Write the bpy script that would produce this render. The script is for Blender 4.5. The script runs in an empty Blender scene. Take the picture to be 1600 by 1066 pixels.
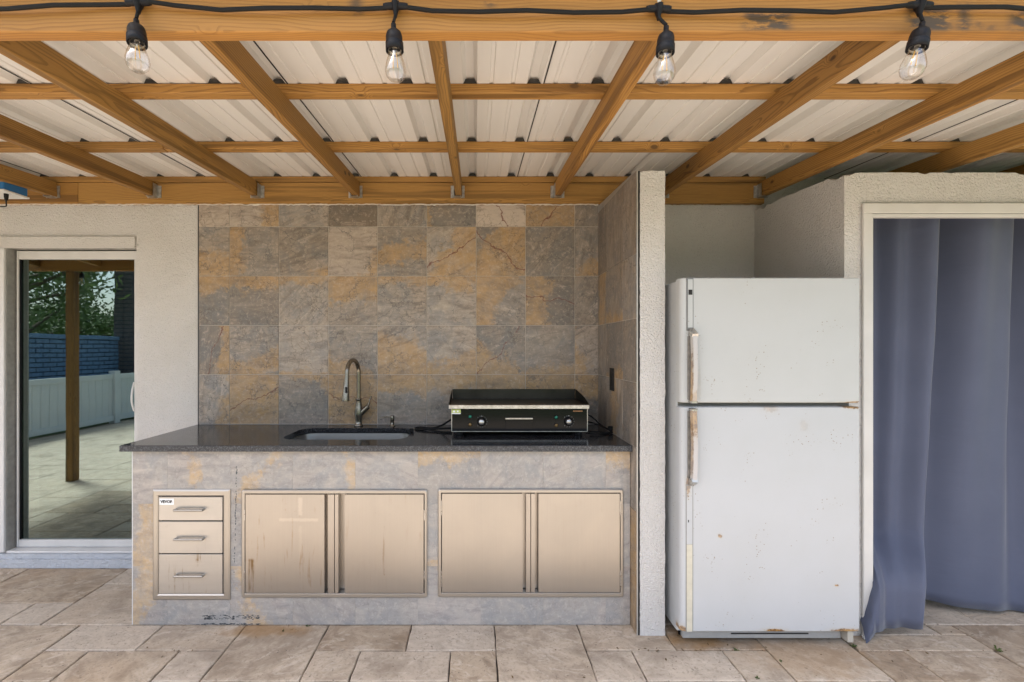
import bpy, math, random
from mathutils import Vector, Matrix, noise
R = math.radians
S = bpy.context.scene
COL = S.collection
rnd = random.Random(7)

# ------------------------------------------------------------------ camera, sky, sun, exposure
FPX, CX, CY, DW, CZ = 730.0, 744.0, 545.0, 2.9, 1.35     # focal length in px of a 1600 px wide frame, principal point, distance to wall, eye height
cam_d = bpy.data.cameras.new('camera'); cam = bpy.data.objects.new('camera', cam_d); COL.objects.link(cam)
cam.location = (0, -DW, CZ); cam.rotation_euler = (R(90), 0, 0)
cam_d.sensor_width = 36; cam_d.lens = 36*FPX/1600
cam_d.shift_x = (800-CX)/1600; cam_d.shift_y = (CY-533)/1600
cam_d.clip_start = .02; cam_d.clip_end = 500
S.camera = cam

w = bpy.data.worlds.new('World'); S.world = w; w.use_nodes = True
nt = w.node_tree; bg = nt.nodes['Background']
sky = nt.nodes.new('ShaderNodeTexSky'); sky.sky_type = 'NISHITA'; sky.sun_disc = False
SUN_EL, SUN_AZ = R(62), R(-120)           # azimuth from +Y (north) towards +X
sky.sun_elevation = SUN_EL; sky.sun_rotation = SUN_AZ
sky.air_density = 1.0; sky.dust_density = 3.0; sky.ozone_density = 1.0
hs = nt.nodes.new('ShaderNodeHueSaturation'); hs.inputs['Saturation'].default_value = .75
nt.links.new(sky.outputs[0], hs.inputs['Color']); nt.links.new(hs.outputs[0], bg.inputs['Color'])
bg.inputs['Strength'].default_value = .15
sd = bpy.data.lights.new('sun', 'SUN'); sun = bpy.data.objects.new('sun', sd); COL.objects.link(sun)
sd.energy = 3.4; sd.angle = R(12); sd.color = (1, .975, .945)
sdir = Vector((math.sin(SUN_AZ)*math.cos(SUN_EL), math.cos(SUN_AZ)*math.cos(SUN_EL), math.sin(SUN_EL)))
sun.rotation_euler = sdir.to_track_quat('Z', 'Y').to_euler()
S.view_settings.view_transform = 'Standard'; S.view_settings.look = 'None'
S.view_settings.exposure = 1.62; S.view_settings.gamma = 1; S.view_settings.use_curve_mapping = False
try:
    S.cycles.max_bounces = 10; S.cycles.diffuse_bounces = 8; S.cycles.glossy_bounces = 5; S.cycles.transmission_bounces = 8; S.cycles.transparent_max_bounces = 12
    S.cycles.sample_clamp_indirect = 6
except Exception: pass

def P(x, y, d):            # a measured point: where a photo pixel lies at distance d from the camera plane
    return Vector(((x-CX)*d/FPX, d-DW, CZ+(CY-y)*d/FPX))
def PX(x, d): return (x-CX)*d/FPX
def PZ(y, d): return CZ+(CY-y)*d/FPX

# ------------------------------------------------------------------ node helper
class Mat:
    def __init__(s, name):
        s.m = bpy.data.materials.new(name); s.m.use_nodes = True; s.t = s.m.node_tree
        s.b = s.t.nodes['Principled BSDF']; s.out = s.t.nodes['Material Output']
        s.tc = s.t.nodes.new('ShaderNodeTexCoord'); s.obj = s.tc.outputs['Object']
        s._r = None
    @property
    def rand(s):
        if s._r is None: s._r = s.t.nodes.new('ShaderNodeObjectInfo').outputs['Random']
        return s._r
    def put(s, sock, v):
        if isinstance(v, bpy.types.NodeSocket): s.t.links.new(v, sock)
        else:
            try: sock.default_value = v
            except Exception: sock.default_value = (*v, 1) if len(v) == 3 else v[:3]
    def n(s, ty, ins=None, **pr):
        nd = s.t.nodes.new(ty)
        for k, v in pr.items(): setattr(nd, k, v)
        for k, v in (ins or {}).items(): s.put(nd.inputs[k], v)
        return nd
    def ma(s, op, a, b=0.0, c=0.0, clamp=False):
        nd = s.n('ShaderNodeMath', {0: a, 1: b, 2: c}, operation=op); nd.use_clamp = clamp; return nd.outputs[0]
    def vm(s, op, a, b=(0, 0, 0)):
        nd = s.n('ShaderNodeVectorMath', {0: a, 1: b}, operation=op)
        return nd.outputs[1] if op in ('LENGTH', 'DISTANCE', 'DOT_PRODUCT') else nd.outputs[0]
    def mix(s, f, a, b, mode='MIX'):
        nd = s.n('ShaderNodeMix', data_type='RGBA', blend_type=mode)
        s.put(nd.inputs[0], f)
        s.put(nd.inputs[6], (*a, 1) if isinstance(a, tuple) and len(a) == 3 else a)
        s.put(nd.inputs[7], (*b, 1) if isinstance(b, tuple) and len(b) == 3 else b); return nd.outputs[2]
    def noise(s, v, sc, det=4, ro=.55, di=0.0, out=0):
        return s.n('ShaderNodeTexNoise', {'Vector': v, 'Scale': sc, 'Detail': det, 'Roughness': ro, 'Distortion': di}).outputs[out]
    def vor(s, v, sc, feature='F1', out=0, rnd_=1.0):
        return s.n('ShaderNodeTexVoronoi', {'Vector': v, 'Scale': sc, 'Randomness': rnd_}, feature=feature).outputs[out]
    def step(s, v, a, b):      # smoothstep a..b -> 0..1
        nd = s.n('ShaderNodeMapRange', {'Value': v, 'From Min': a, 'From Max': b}, interpolation_type='SMOOTHSTEP'); return nd.outputs[0]
    def rng(s, v, a, b, c, d):
        return s.n('ShaderNodeMapRange', {'Value': v, 'From Min': a, 'From Max': b, 'To Min': c, 'To Max': d}).outputs[0]
    def mp(s, v, loc=(0, 0, 0), rot=(0, 0, 0), sc=(1, 1, 1)):
        return s.n('ShaderNodeMapping', {'Vector': v, 'Location': loc, 'Rotation': rot, 'Scale': sc}).outputs[0]
    def sep(s, v):
        nd = s.n('ShaderNodeSeparateXYZ', {0: v}); return nd.outputs
    def comb(s, x=0.0, y=0.0, z=0.0): return s.n('ShaderNodeCombineXYZ', {0: x, 1: y, 2: z}).outputs[0]
    def attr(s, name): return s.n('ShaderNodeAttribute', attribute_type='OBJECT', attribute_name=name).outputs['Fac']
    def bump(s, h, st=.5, dist=.01):
        nd = s.n('ShaderNodeBump', {'Height': h, 'Strength': st, 'Distance': dist}); s.put(s.b.inputs['Normal'], nd.outputs[0])
    def set(s, **k):
        for a, v in k.items(): s.put(s.b.inputs[a.replace('_', ' ')], (*v, 1) if isinstance(v, tuple) and len(v) == 3 else v)
        return s
    def shifted(s, amt=37.0):     # object coordinates moved by the object's own random number
        r = s.rand
        return s.vm('ADD', s.obj, s.comb(s.ma('MULTIPLY', r, amt), s.ma('MULTIPLY', r, amt*1.7), s.ma('MULTIPLY', r, amt*2.3)))

def plain(name, col, rough=.5, metal=0.0, var=.08, sc=30, **k):
    m = Mat(name); n1 = m.noise(m.obj, sc, 4)
    c = m.mix(m.rng(n1, .3, .7, 0, 1), tuple(x*(1-var) for x in col), tuple(min(1, x*(1+var)) for x in col))
    m.set(Base_Color=c, Roughness=m.rng(n1, .3, .7, rough*.85, min(1, rough*1.15)), Metallic=metal, **k)
    return m.m

# ------------------------------------------------------------------ materials
def wood_mat(name, light, dark, dirt=False):
    m = Mat(name); r = m.rand
    base = m.shifted(11)
    x, y, z = m.sep(m.obj)
    low = m.n('ShaderNodeTexNoise', {'Vector': m.vm('MULTIPLY', base, (1.3, 2.2, 2.2)), 'Scale': 1.0, 'Detail': 3, 'Roughness': .5}).outputs[1]
    lx, ly, lz = m.sep(low)
    kn = m.n('ShaderNodeTexVoronoi', {'Vector': m.vm('MULTIPLY', base, (1.2, 2.4, 2.4)), 'Scale': 3.4}, feature='F1')
    kd = kn.outputs['Distance']
    push = m.ma('MULTIPLY', m.step(kd, .22, 0), .035)
    oy = m.rng(r, 0, 1, -.05, .05); oz = m.rng(m.ma('FRACT', m.ma('MULTIPLY', r, 7.31)), 0, 1, .02, .09)
    ay = m.ma('ADD', m.ma('ADD', y, oy), m.ma('MULTIPLY', m.ma('SUBTRACT', ly, .5), .12))
    az = m.ma('ADD', m.ma('ADD', z, oz), m.ma('MULTIPLY', m.ma('SUBTRACT', lz, .5), .10))
    rad = m.ma('ADD', m.vm('LENGTH', m.comb(0.0, ay, az)), push)
    fine = m.noise(m.vm('MULTIPLY', base, (6, 120, 120)), 1.0, 3, .6)
    rr = m.ma('ADD', m.ma('MULTIPLY', rad, 125.0), m.ma('MULTIPLY', fine, .55))
    fr = m.ma('FRACT', rr)
    late = m.ma('MULTIPLY', m.step(fr, .45, .88), m.step(fr, 1.0, .93))
    tone = m.noise(m.vm('MULTIPLY', base, (1.0, 9, 9)), 1.3, 4)
    c = m.mix(m.ma('MULTIPLY', late, m.rng(tone, .3, .7, .45, 1.0)), light, dark)
    c = m.mix(m.rng(fine, .35, .7, .0, .35), c, tuple(v*.72 for v in light))
    c = m.mix(m.rng(tone, .35, .75, 0, .35), c, tuple(v*q for v, q in zip(light, (.78, .72, .6))))
    hw = m.noise(m.vm('MULTIPLY', base, (.7, 22, 22)), 1.0, 4, .55, .4)
    c = m.mix(m.ma('MULTIPLY', m.step(hw, .52, .64), .68), c, dark)
    knot = m.step(m.ma('ADD', kd, m.ma('MULTIPLY', fine, .02)), .098, .070)
    c = m.mix(knot, c, (.045, .022, .010))
    halo = m.ma('MULTIPLY', m.step(kd, .14, .05), .5)
    c = m.mix(halo, c, dark)
    c = m.mix(m.rng(r, 0, 1, .05, .35), c, (.22, .15, .05))
    c = m.mix(1.0, c, m.comb(*[m.rng(m.ma('FRACT', m.ma('MULTIPLY', r, 9.13)), 0, 1, .68, 1.15)]*3), 'MULTIPLY')
    if dirt:
        d1 = m.noise(m.mp(m.obj, sc=(16, 1, 55)), 1.0, 5, .65)
        def box(x0, x1, z0, z1, s=.02):
            a = m.ma('MULTIPLY', m.step(x, x0-s, x0+s), m.step(x, x1+s, x1-s))
            return m.ma('MULTIPLY', a, m.ma('MULTIPLY', m.step(z, z0-.006, z0+.006), m.step(z, z1+.01, z1-.01)))
        zb = -.07
        mk = None
        for (a0, a1, h0, h1) in dirt:
            b_ = box(a0, a1, zb+h0, zb+h1)
            mk = b_ if mk is None else m.ma('MAXIMUM', mk, b_)
        dm = m.ma('MULTIPLY', mk, m.step(d1, .40, .54))
        c = m.mix(m.ma('MULTIPLY', dm, .85), c, (.045, .045, .04))
    m.set(Base_Color=c, Roughness=.62, Specular_IOR_Level=.35)
    m.bump(m.ma('ADD', m.ma('MULTIPLY', late, .4), fine), .25, .0015)
    return m.m

WOOD = wood_mat('yellow_pine', (.46, .235, .060), (.12, .05, .013))
XB = -4.6; BEAM_CX = -.4
WOOD_BEAM = wood_mat('yellow_pine_beam', (.58, .265, .062), (.30, .12, .024),
    dirt=[(PX(1160, 1.163)-BEAM_CX, PX(1232, 1.163)-BEAM_CX, .005, .055), (PX(1415, 1.163)-BEAM_CX, PX(1482, 1.163)-BEAM_CX, .003, .06),
          (PX(1494, 1.163)-BEAM_CX, PX(1513, 1.163)-BEAM_CX, .003, .07), (PX(1525, 1.163)-BEAM_CX, PX(1532, 1.163)-BEAM_CX, .003, .03),
          (PX(1541, 1.163)-BEAM_CX, PX(1548, 1.163)-BEAM_CX, .003, .02), (PX(1575, 1.163)-BEAM_CX, PX(1640, 1.163)-BEAM_CX, .003, .05),
          (PX(545, 1.163)-BEAM_CX, PX(561, 1.163)-BEAM_CX, .04, .11), (PX(755, 1.163)-BEAM_CX, PX(768, 1.163)-BEAM_CX, .06, .11)])

def tile_mat(name, greys, och, gloss=.42, ck=1.0):
    m = Mat(name); r = m.rand; v = m.shifted(23)
    T = .3055
    x, y, z = m.sep(m.obj)
    x = m.ma('DIVIDE', x, T); z = m.ma('DIVIDE', z, T)
    wn = m.ma('SUBTRACT', m.noise(v, 6.5, 5, .62, .4), .5)
    wf = m.ma('SUBTRACT', m.noise(v, 34, 4, .65), .5)
    # broad cloudy mixing of three stone colours
    n1 = m.noise(v, 7, 5, .6, 1.2); n2 = m.noise(m.vm('ADD', v, (9, 9, 9)), 4.5, 4, .55, .8)
    c = m.mix(m.step(n1, .38, .62), greys[0], greys[1])
    c = m.mix(m.ma('MULTIPLY', m.step(n2, .45, .68), .8), c, greys[2])
    tone = m.attr('tone')        # 0 grey, 1 pale pink, -1 brown
    c = m.mix(m.ma('MULTIPLY', m.ma('MAXIMUM', tone, 0.0), .8), c, greys[3])
    c = m.mix(m.ma('MULTIPLY', m.ma('MAXIMUM', m.ma('MULTIPLY', tone, -1.0), 0.0), .7), c, greys[4])
    c = m.mix(1.0, c, m.comb(*[m.rng(m.ma('FRACT', m.ma('MULTIPLY', r, 5.77)), 0, 1, 1-.20*ck, 1+.15*ck)]*3), 'MULTIPLY')
    # slanted bedding streaks
    ang = m.attr('bed')
    sv = m.n('ShaderNodeVectorRotate', {'Vector': v, 'Axis': (0, 1, 0), 'Angle': ang}, rotation_type='AXIS_ANGLE').outputs[0]
    st = m.noise(m.vm('MULTIPLY', sv, (6, 6, 26)), 1.0, 8, .68, .9)
    c = m.mix(m.ma('MULTIPLY', m.step(st, .44, .66), m.rng(n2, .3, .7, .2, .95)), c, greys[5])
    c = m.mix(m.ma('MULTIPLY', m.step(st, .44, .30), .55), c, greys[3])
    # ochre zone
    a = m.attr('oa')
    s_ = m.ma('ADD', m.ma('MULTIPLY', x, m.ma('COSINE', a)), m.ma('MULTIPLY', z, m.ma('SINE', a)))
    dd = m.ma('SUBTRACT', m.ma('ABSOLUTE', m.ma('SUBTRACT', s_, m.attr('oo'))), m.attr('ow'))
    dd = m.ma('ADD', dd, m.ma('ADD', m.ma('MULTIPLY', wn, .80), m.ma('MULTIPLY', wf, .42)))
    om = m.ma('MULTIPLY', m.step(dd, .09, -.07), m.rng(m.noise(v, 13, 6, .7, .8), .32, .62, .35, 1.0))
    oc = m.mix(m.step(m.noise(v, 16, 5, .65), .35, .68), och[0], och[1])
    oc = m.mix(m.ma('MULTIPLY', m.step(st, .45, .66), .65), oc, och[2])
    c = m.mix(m.ma('MULTIPLY', om, .88), c, oc)
    # pale rim and cloudy flecks
    fl = m.noise(v, 48, 7, .75, .5)
    c = m.mix(m.ma('MULTIPLY', m.step(fl, .51, .66), .5), c, greys[3])
    c = m.mix(m.ma('MULTIPLY', m.step(fl, .47, .30), .38), c, tuple(q*.55 for q in greys[0]))
    # cracks and hairlines
    wv = m.vm('ADD', v, m.vm('MULTIPLY', m.vm('SUBTRACT', m.noise(v, 9, 5, .65, 0, 1), (.5, .5, .5)), (.16, .16, .16)))
    cr = m.vor(m.vm('MULTIPLY', wv, (1, 1, .8)), 9, 'DISTANCE_TO_EDGE')
    cm = m.ma('MULTIPLY', m.step(cr, .022, .004), m.step(m.noise(v, 5, 2), .40, .58))
    wv2 = m.vm('ADD', v, m.vm('MULTIPLY', m.vm('SUBTRACT', m.noise(v, 22, 4, .65, 0, 1), (.5, .5, .5)), (.07, .07, .07)))
    cr2 = m.vor(wv2, 27, 'DISTANCE_TO_EDGE')
    cm2 = m.ma('MULTIPLY', m.step(cr2, .045, .006), m.step(m.noise(m.vm('ADD', v, (3, 1, 7)), 6, 2), .48, .66))
    c = m.mix(m.ma('MULTIPLY', cm, .72*ck), c, tuple(q*.42 for q in greys[1]))
    c = m.mix(m.ma('MULTIPLY', cm2, .7*ck), c, tuple(q*.5 for q in greys[4]))
    # one red-brown vein where the tile has it
    va = m.attr('va')
    q = m.ma('ADD', m.ma('MULTIPLY', x, m.ma('SINE', va)), m.ma('MULTIPLY', z, m.ma('MULTIPLY', m.ma('COSINE', va), -1.0)))
    q = m.ma('ADD', q, m.ma('ADD', m.ma('MULTIPLY', m.ma('SUBTRACT', m.noise(v, 8, 4), .5), .45), m.ma('MULTIPLY', wf, .05)))
    vein = m.ma('MULTIPLY', m.ma('MULTIPLY', m.step(m.ma('ABSOLUTE', q), m.rng(m.noise(v, 12, 2), .3, .7, .008, .024), .003), m.attr('rv')), m.step(m.noise(m.vm('ADD', v, (5, 5, 5)), 7, 3), .26, .40))
    c = m.mix(m.ma('MULTIPLY', vein, .85), c, (.15, .045, .03))
    m.set(Base_Color=c, Roughness=m.rng(fl, .3, .7, gloss-.06, gloss+.12), Specular_IOR_Level=.45)
    m.bump(m.ma('SUBTRACT', m.ma('ADD', m.ma('MULTIPLY', n1, .5), m.ma('MULTIPLY', fl, .15)), m.ma('MULTIPLY', cm, .4)), .25, .003)
    return m.m

TILE = tile_mat('slate_tile', [(.315, .272, .225), (.225, .215, .203), (.345, .278, .215), (.53, .44, .36), (.20, .152, .108), (.15, .124, .102)],
                [(.42, .262, .105), (.47, .305, .155), (.27, .17, .085)])
TILE_LOW = tile_mat('slate_tile_pale', [(.385, .352, .315), (.305, .30, .29), (.415, .36, .32), (.53, .475, .42), (.33, .275, .25), (.26, .245, .235)],
                [(.52, .36, .19), (.56, .41, .25), (.42, .29, .16)], .5, .35)

def stucco_mat(name, col, sc=1.0, st=.9, dirty=.5):
    m = Mat(name); v = m.obj
    k = m.noise(v, 55*sc, 5, .55, .6); k2 = m.noise(v, 130*sc, 3, .6); vv = m.vor(m.vm('ADD', v, m.vm('MULTIPLY', m.noise(v, 40, 3, .5, 0, 1), (.02, .02, .02))), 75*sc, 'SMOOTH_F1')
    pk = m.noise(v, 120*sc, 3, .6, .5)
    h = m.ma('ADD', m.ma('ADD', m.ma('MULTIPLY', pk, 1.6), m.ma('MULTIPLY', k2, .6)), m.ma('MULTIPLY', k, .7))
    big = m.noise(v, 2.2, 5, .6, .5)
    c = m.mix(m.rng(big, .35, .7, 0, dirty), col, tuple(q*f for q, f in zip(col, (.83, .81, .77))))
    c = m.mix(m.ma('MULTIPLY', m.step(pk, .37, .29), .34), c, tuple(q*.5 for q in col))
    sp = m.step(m.noise(v, 16, 3, .7), .72, .80)
    c = m.mix(m.ma('MULTIPLY', sp, .35), c, (.22, .2, .17))
    m.set(Base_Color=c, Roughness=.85, Specular_IOR_Level=.25)
    m.bump(h, st, .0075)
    return m.m
STUCCO = stucco_mat('stucco_paint', (.70, .68, .655))
STUCCO2 = stucco_mat('stucco_paint_coarse', (.70, .68, .655), .9, 1.0)
CURB = stucco_mat('curb_paint', (.60, .63, .68), .6, 1.0, .8)

def travertine():
    m = Mat('travertine'); r = m.rand; v = m.shifted(31)
    ang = m.rng(r, 0, 1, -.6, .9)
    sv = m.n('ShaderNodeVectorRotate', {'Vector': v, 'Axis': (0, 0, 1), 'Angle': ang}, rotation_type='AXIS_ANGLE').outputs[0]
    n1 = m.noise(m.vm('MULTIPLY', sv, (6, 8, 6)), 1.0, 8, .68, 1.2); n2 = m.noise(v, 2.6, 3, .5)
    st = m.noise(m.vm('MULTIPLY', sv, (9, 17, 9)), 1.0, 7, .66, 1.6)
    c = m.mix(m.step(n1, .36, .62), (.26, .185, .118), (.49, .385, .275))
    c = m.mix(m.ma('MULTIPLY', m.step(st, .50, .68), .7), c, (.66, .565, .455))
    c = m.mix(m.ma('MULTIPLY', m.step(n2, .52, .72), .45), c, (.40, .26, .14))
    rr = m.ma('FRACT', m.ma('MULTIPLY', r, 13.7))
    c = m.mix(m.rng(rr, 0, 1, 0, .6), c, (.60, .53, .45))
    c = m.mix(m.ma('MULTIPLY', m.step(rr, .32, 0), .35), c, (.27, .21, .16))
    fl = m.noise(v, 70, 4, .7)
    c = m.mix(m.ma('MULTIPLY', m.step(fl, .5, .3), .5), c, (.20, .155, .115))
    # pits
    pv = m.vor(m.vm('ADD', v, m.vm('MULTIPLY', m.noise(v, 30, 3, .6, 0, 1), (.05, .05, .05))), 42)
    pit = m.ma('MULTIPLY', m.step(pv, .20, .11), m.step(m.noise(v, 9, 3), .47, .57))
    c = m.mix(m.ma('MULTIPLY', pit, .75), c, (.13, .10, .075))
    # damp / dirt blotches laid over the patio
    g = m.n('ShaderNodeNewGeometry').outputs['Position']
    dn = m.noise(g, 3.0, 5, .65, .6)
    c = m.mix(m.ma('MULTIPLY', m.step(dn, .50, .70), .45), c, (.19, .14, .095))
    # rust-brown runoff near the fridge and counter foot
    gx, gy, gz = m.sep(g)
    def blob(cx, cy, rx, ry):
        d = m.vm('LENGTH', m.comb(m.ma('DIVIDE', m.ma('SUBTRACT', gx, cx), rx), m.ma('DIVIDE', m.ma('SUBTRACT', gy, cy), ry), 0.0))
        return m.step(m.ma('ADD', d, m.ma('MULTIPLY', m.ma('SUBTRACT', m.noise(g, 14, 4, .6), .5), 1.3)), 1.0, .35)
    bl = m.ma('MAXIMUM', m.ma('MAXIMUM', blob(1.02, -.72, .16, .12), blob(-1.0, -.66, .28, .07)), m.ma('MULTIPLY', blob(1.45, -.85, .35, .2), .6))
    c = m.mix(m.ma('MULTIPLY', bl, .6), c, (.30, .155, .04))
    m.set(Base_Color=c, Roughness=m.rng(fl, .3, .7, .5, .72), Specular_IOR_Level=.35)
    m.bump(m.ma('SUBTRACT', m.ma('ADD', n1, m.ma('MULTIPLY', fl, .35)), m.ma('MULTIPLY', pit, 1.2)), .45, .004)
    return m.m
TRAV = travertine()
MORTAR = plain('joint_sand', (.075, .06, .045), .95)
GROUT = plain('wall_grout', (.62, .565, .505), .9)
GROUT2 = plain('counter_grout', (.42, .38, .35), .9)

def sheet_mat():
    m = Mat('painted_sheet_metal'); v = m.obj
    n1 = m.noise(m.vm('MULTIPLY', v, (14, .8, 1)), 1.0, 4)
    c = m.mix(m.rng(n1, .3, .7, 0, 1), (.66, .65, .62), (.69, .68, .65))
    m.set(Base_Color=c, Roughness=.38, Specular_IOR_Level=.5); return m.m
SHEET = sheet_mat()

def steel(name, col, rough, sx=2, sz=160, stains=None, mark=False):
    m = Mat(name); v = m.obj
    br = m.noise(m.vm('MULTIPLY', v, (sx, 30, sz)), 1.0, 3, .6)
    sm = m.noise(v, 5, 5, .65, .8)
    c = m.mix(m.rng(sm, .3, .75, 0, .3), col, tuple(q*.85 for q in col))
    c = m.mix(m.rng(br, .3, .7, 0, .18), c, tuple(q*.8 for q in col))
    if stains:
        x, y, z = m.sep(v)
        dr = m.noise(m.vm('MULTIPLY', v, (55, 1, 5)), 1.0, 4, .6)
        dots = m.step(m.noise(v, 150, 2, .6), .72, .80)
        c = m.mix(m.ma('MULTIPLY', m.ma('MULTIPLY', m.step(dr, .56, .74), m.step(sm, .45, .62)), m.ma('MULTIPLY', m.attr('stain'), .7)), c, (.24, .15, .06))
        c = m.mix(m.ma('MULTIPLY', dots, m.ma('MULTIPLY', m.step(sm, .48, .6), .6)), c, (.16, .10, .05))
        if mark:
            def bx(x0, x1, z0, z1, e=.004):
                wob = m.ma('MULTIPLY', m.ma('SUBTRACT', m.noise(v, 60, 4, .6), .5), .012)
                xx = m.ma('ADD', x, wob); zz = m.ma('ADD', z, wob)
                return m.ma('MULTIPLY', m.ma('MULTIPLY', m.step(xx, x0-e, x0+e), m.step(xx, x1+e, x1-e)), m.ma('MULTIPLY', m.step(zz, z0-e, z0+e), m.step(zz, z1+e, z1-e)))
            lt = m.ma('MAXIMUM', m.ma('MAXIMUM', bx(PX(466, 2.27), PX(472, 2.27), PZ(806, 2.27), PZ(778, 2.27)), bx(PX(436, 2.27), PX(497, 2.27), PZ(815, 2.27), PZ(810.5, 2.27))), m.ma('MULTIPLY', bx(PX(467, 2.27), PX(471, 2.27), PZ(880, 2.27), PZ(822, 2.27)), .4))
            c = m.mix(m.ma('MULTIPLY', lt, .24), c, (.68, .63, .56))
            dk = m.ma('MAXIMUM', bx(PX(388, 2.27), PX(396, 2.27), PZ(926, 2.27), PZ(874, 2.27), .006), m.ma('MULTIPLY', bx(PX(598, 2.27), PX(601, 2.27), PZ(900, 2.27), PZ(822, 2.27), .002), .5))
            c = m.mix(m.ma('MULTIPLY', dk, m.step(dr, .40, .62)), c, (.20, .135, .07))
    m.set(Base_Color=c, Metallic=.85, Roughness=m.rng(sm, .3, .7, rough*.95, rough*1.1))
    m.bump(br, .10, .0006)
    return m.m
STEEL = steel('brushed_steel_bronze', (.42, .385, .345), .31, 160, 2, True, True)
STEEL_FR = steel('steel_frame', (.44, .405, .36), .36, 3, 3, True)
STEEL_DR = steel('steel_drawer', (.53, .50, .46), .42, 3, 60, True)
NICKEL = steel('brushed_nickel', (.24, .215, .175), .24, 60, 60)
SINKST = steel('sink_steel', (.25, .245, .23), .33, 60, 4)
GALV = plain('galvanised_steel', (.50, .50, .49), .4, .9, .3, 60)
CHROME = plain('worn_chrome', (.50, .48, .45), .28, .9, .15)
ALU = plain('plate_lip_steel', (.52, .49, .45), .36, .8, .25, 50)
PLATE = plain('griddle_plate', (.03, .022, .016), .34, .85, .5, 9)
SPLASH = plain('splash_steel_dark', (.04, .036, .028), .36, .85, .3, 6)
BLACKG = Mat('black_glossy_panel').set(Base_Color=(.004, .004, .005), Roughness=.10, Specular_IOR_Level=.2).m
BLACKP = plain('black_plastic', (.008, .008, .010), .5, Specular_IOR_Level=.25)
RUBBER = plain('black_rubber', (.010, .010, .010), .6, Specular_IOR_Level=.2)
GREEN = Mat('green_lens').set(Base_Color=(.01, .16, .10), Roughness=.2).m
AMBER = Mat('amber_lens').set(Base_Color=(.22, .13, .04), Roughness=.2).m
STICKER = plain('white_sticker', (.85, .85, .84), .5)
YGREEN = plain('yellow_green_sticker', (.50, .56, .16), .5)
INK = plain('black_ink', (.02, .02, .02), .6)
INKO = plain('orange_print', (.42, .20, .08), .6)
INKG = plain('grey_print', (.30, .30, .30), .6)
WTRIM = plain('white_door_paint', (.66, .655, .645), .45, 0, .05, 8)
VINYLF = plain('white_vinyl_frame', (.64, .63, .61), .4, 0, .05, 8)
CASING = plain('door_casing_paint', (.60, .585, .555), .5, 0, .06, 6)
JAMBG = plain('aluminium_jamb', (.36, .35, .33), .5, .3, .15, 30)
CAULK = plain('foam_caulk', (.62, .58, .52), .8, 0, .12, 60)
TRIMM = plain('tile_edge_trim', (.48, .47, .45), .35, .6)
LEAF = plain('leaf_green', (.12, .18, .055), .55, 0, .4, 4)
BARK = plain('bark', (.13, .10, .07), .9, 0, .3, 10)
GRASS = plain('lawn', (.07, .11, .03), .9, 0, .35, 3)
FENCEM = plain('vinyl_fence', (.62, .66, .66), .4, 0, .04, 5)
BRICKB = plain('blue_grey_brick', (.14, .24, .38), .8, 0, .2, 20)
BRICKD = plain('dark_brick', (.13, .12, .12), .8, 0, .3, 20)
MORTB = plain('dark_joint', (.05, .06, .08), .9)
BLUEP = plain('blue_plastic', (.015, .14, .36), .35)
WPLAST = plain('white_plastic', (.62, .62, .60), .4)
DARKROOM = plain('room_paint', (.30, .28, .26), .9)

def granite():
    m = Mat('black_granite'); v = m.obj
    a = m.vor(v, 330, 'F1', 1); av = m.sep(a)[0]
    n1 = m.noise(v, 160, 3, .7)
    c = m.mix(m.step(av, .62, .95), (.012, .0125, .014), (.075, .078, .085))
    c = m.mix(m.ma('MULTIPLY', m.step(n1, .56, .72), .7), c, (.11, .11, .12))
    dust = m.noise(v, 7, 5, .7)
    c = m.mix(m.ma('MULTIPLY', m.step(dust, .5, .8), .12), c, (.16, .15, .14))
    m.set(Base_Color=c, Roughness=m.rng(dust, .3, .7, .10, .18), Specular_IOR_Level=.42); return m.m
GRANITE = granite()
GR_EDGE = Mat('granite_edge'); _v = GR_EDGE.obj
_c = GR_EDGE.mix(GR_EDGE.step(GR_EDGE.noise(_v, 190, 3, .7), .45, .68), (.022, .023, .027), (.12, .125, .135))
GR_EDGE.set(Base_Color=_c, Roughness=.4); GR_EDGE.bump(GR_EDGE.noise(_v, 120, 3), .6, .002); GR_EDGE = GR_EDGE.m

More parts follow.
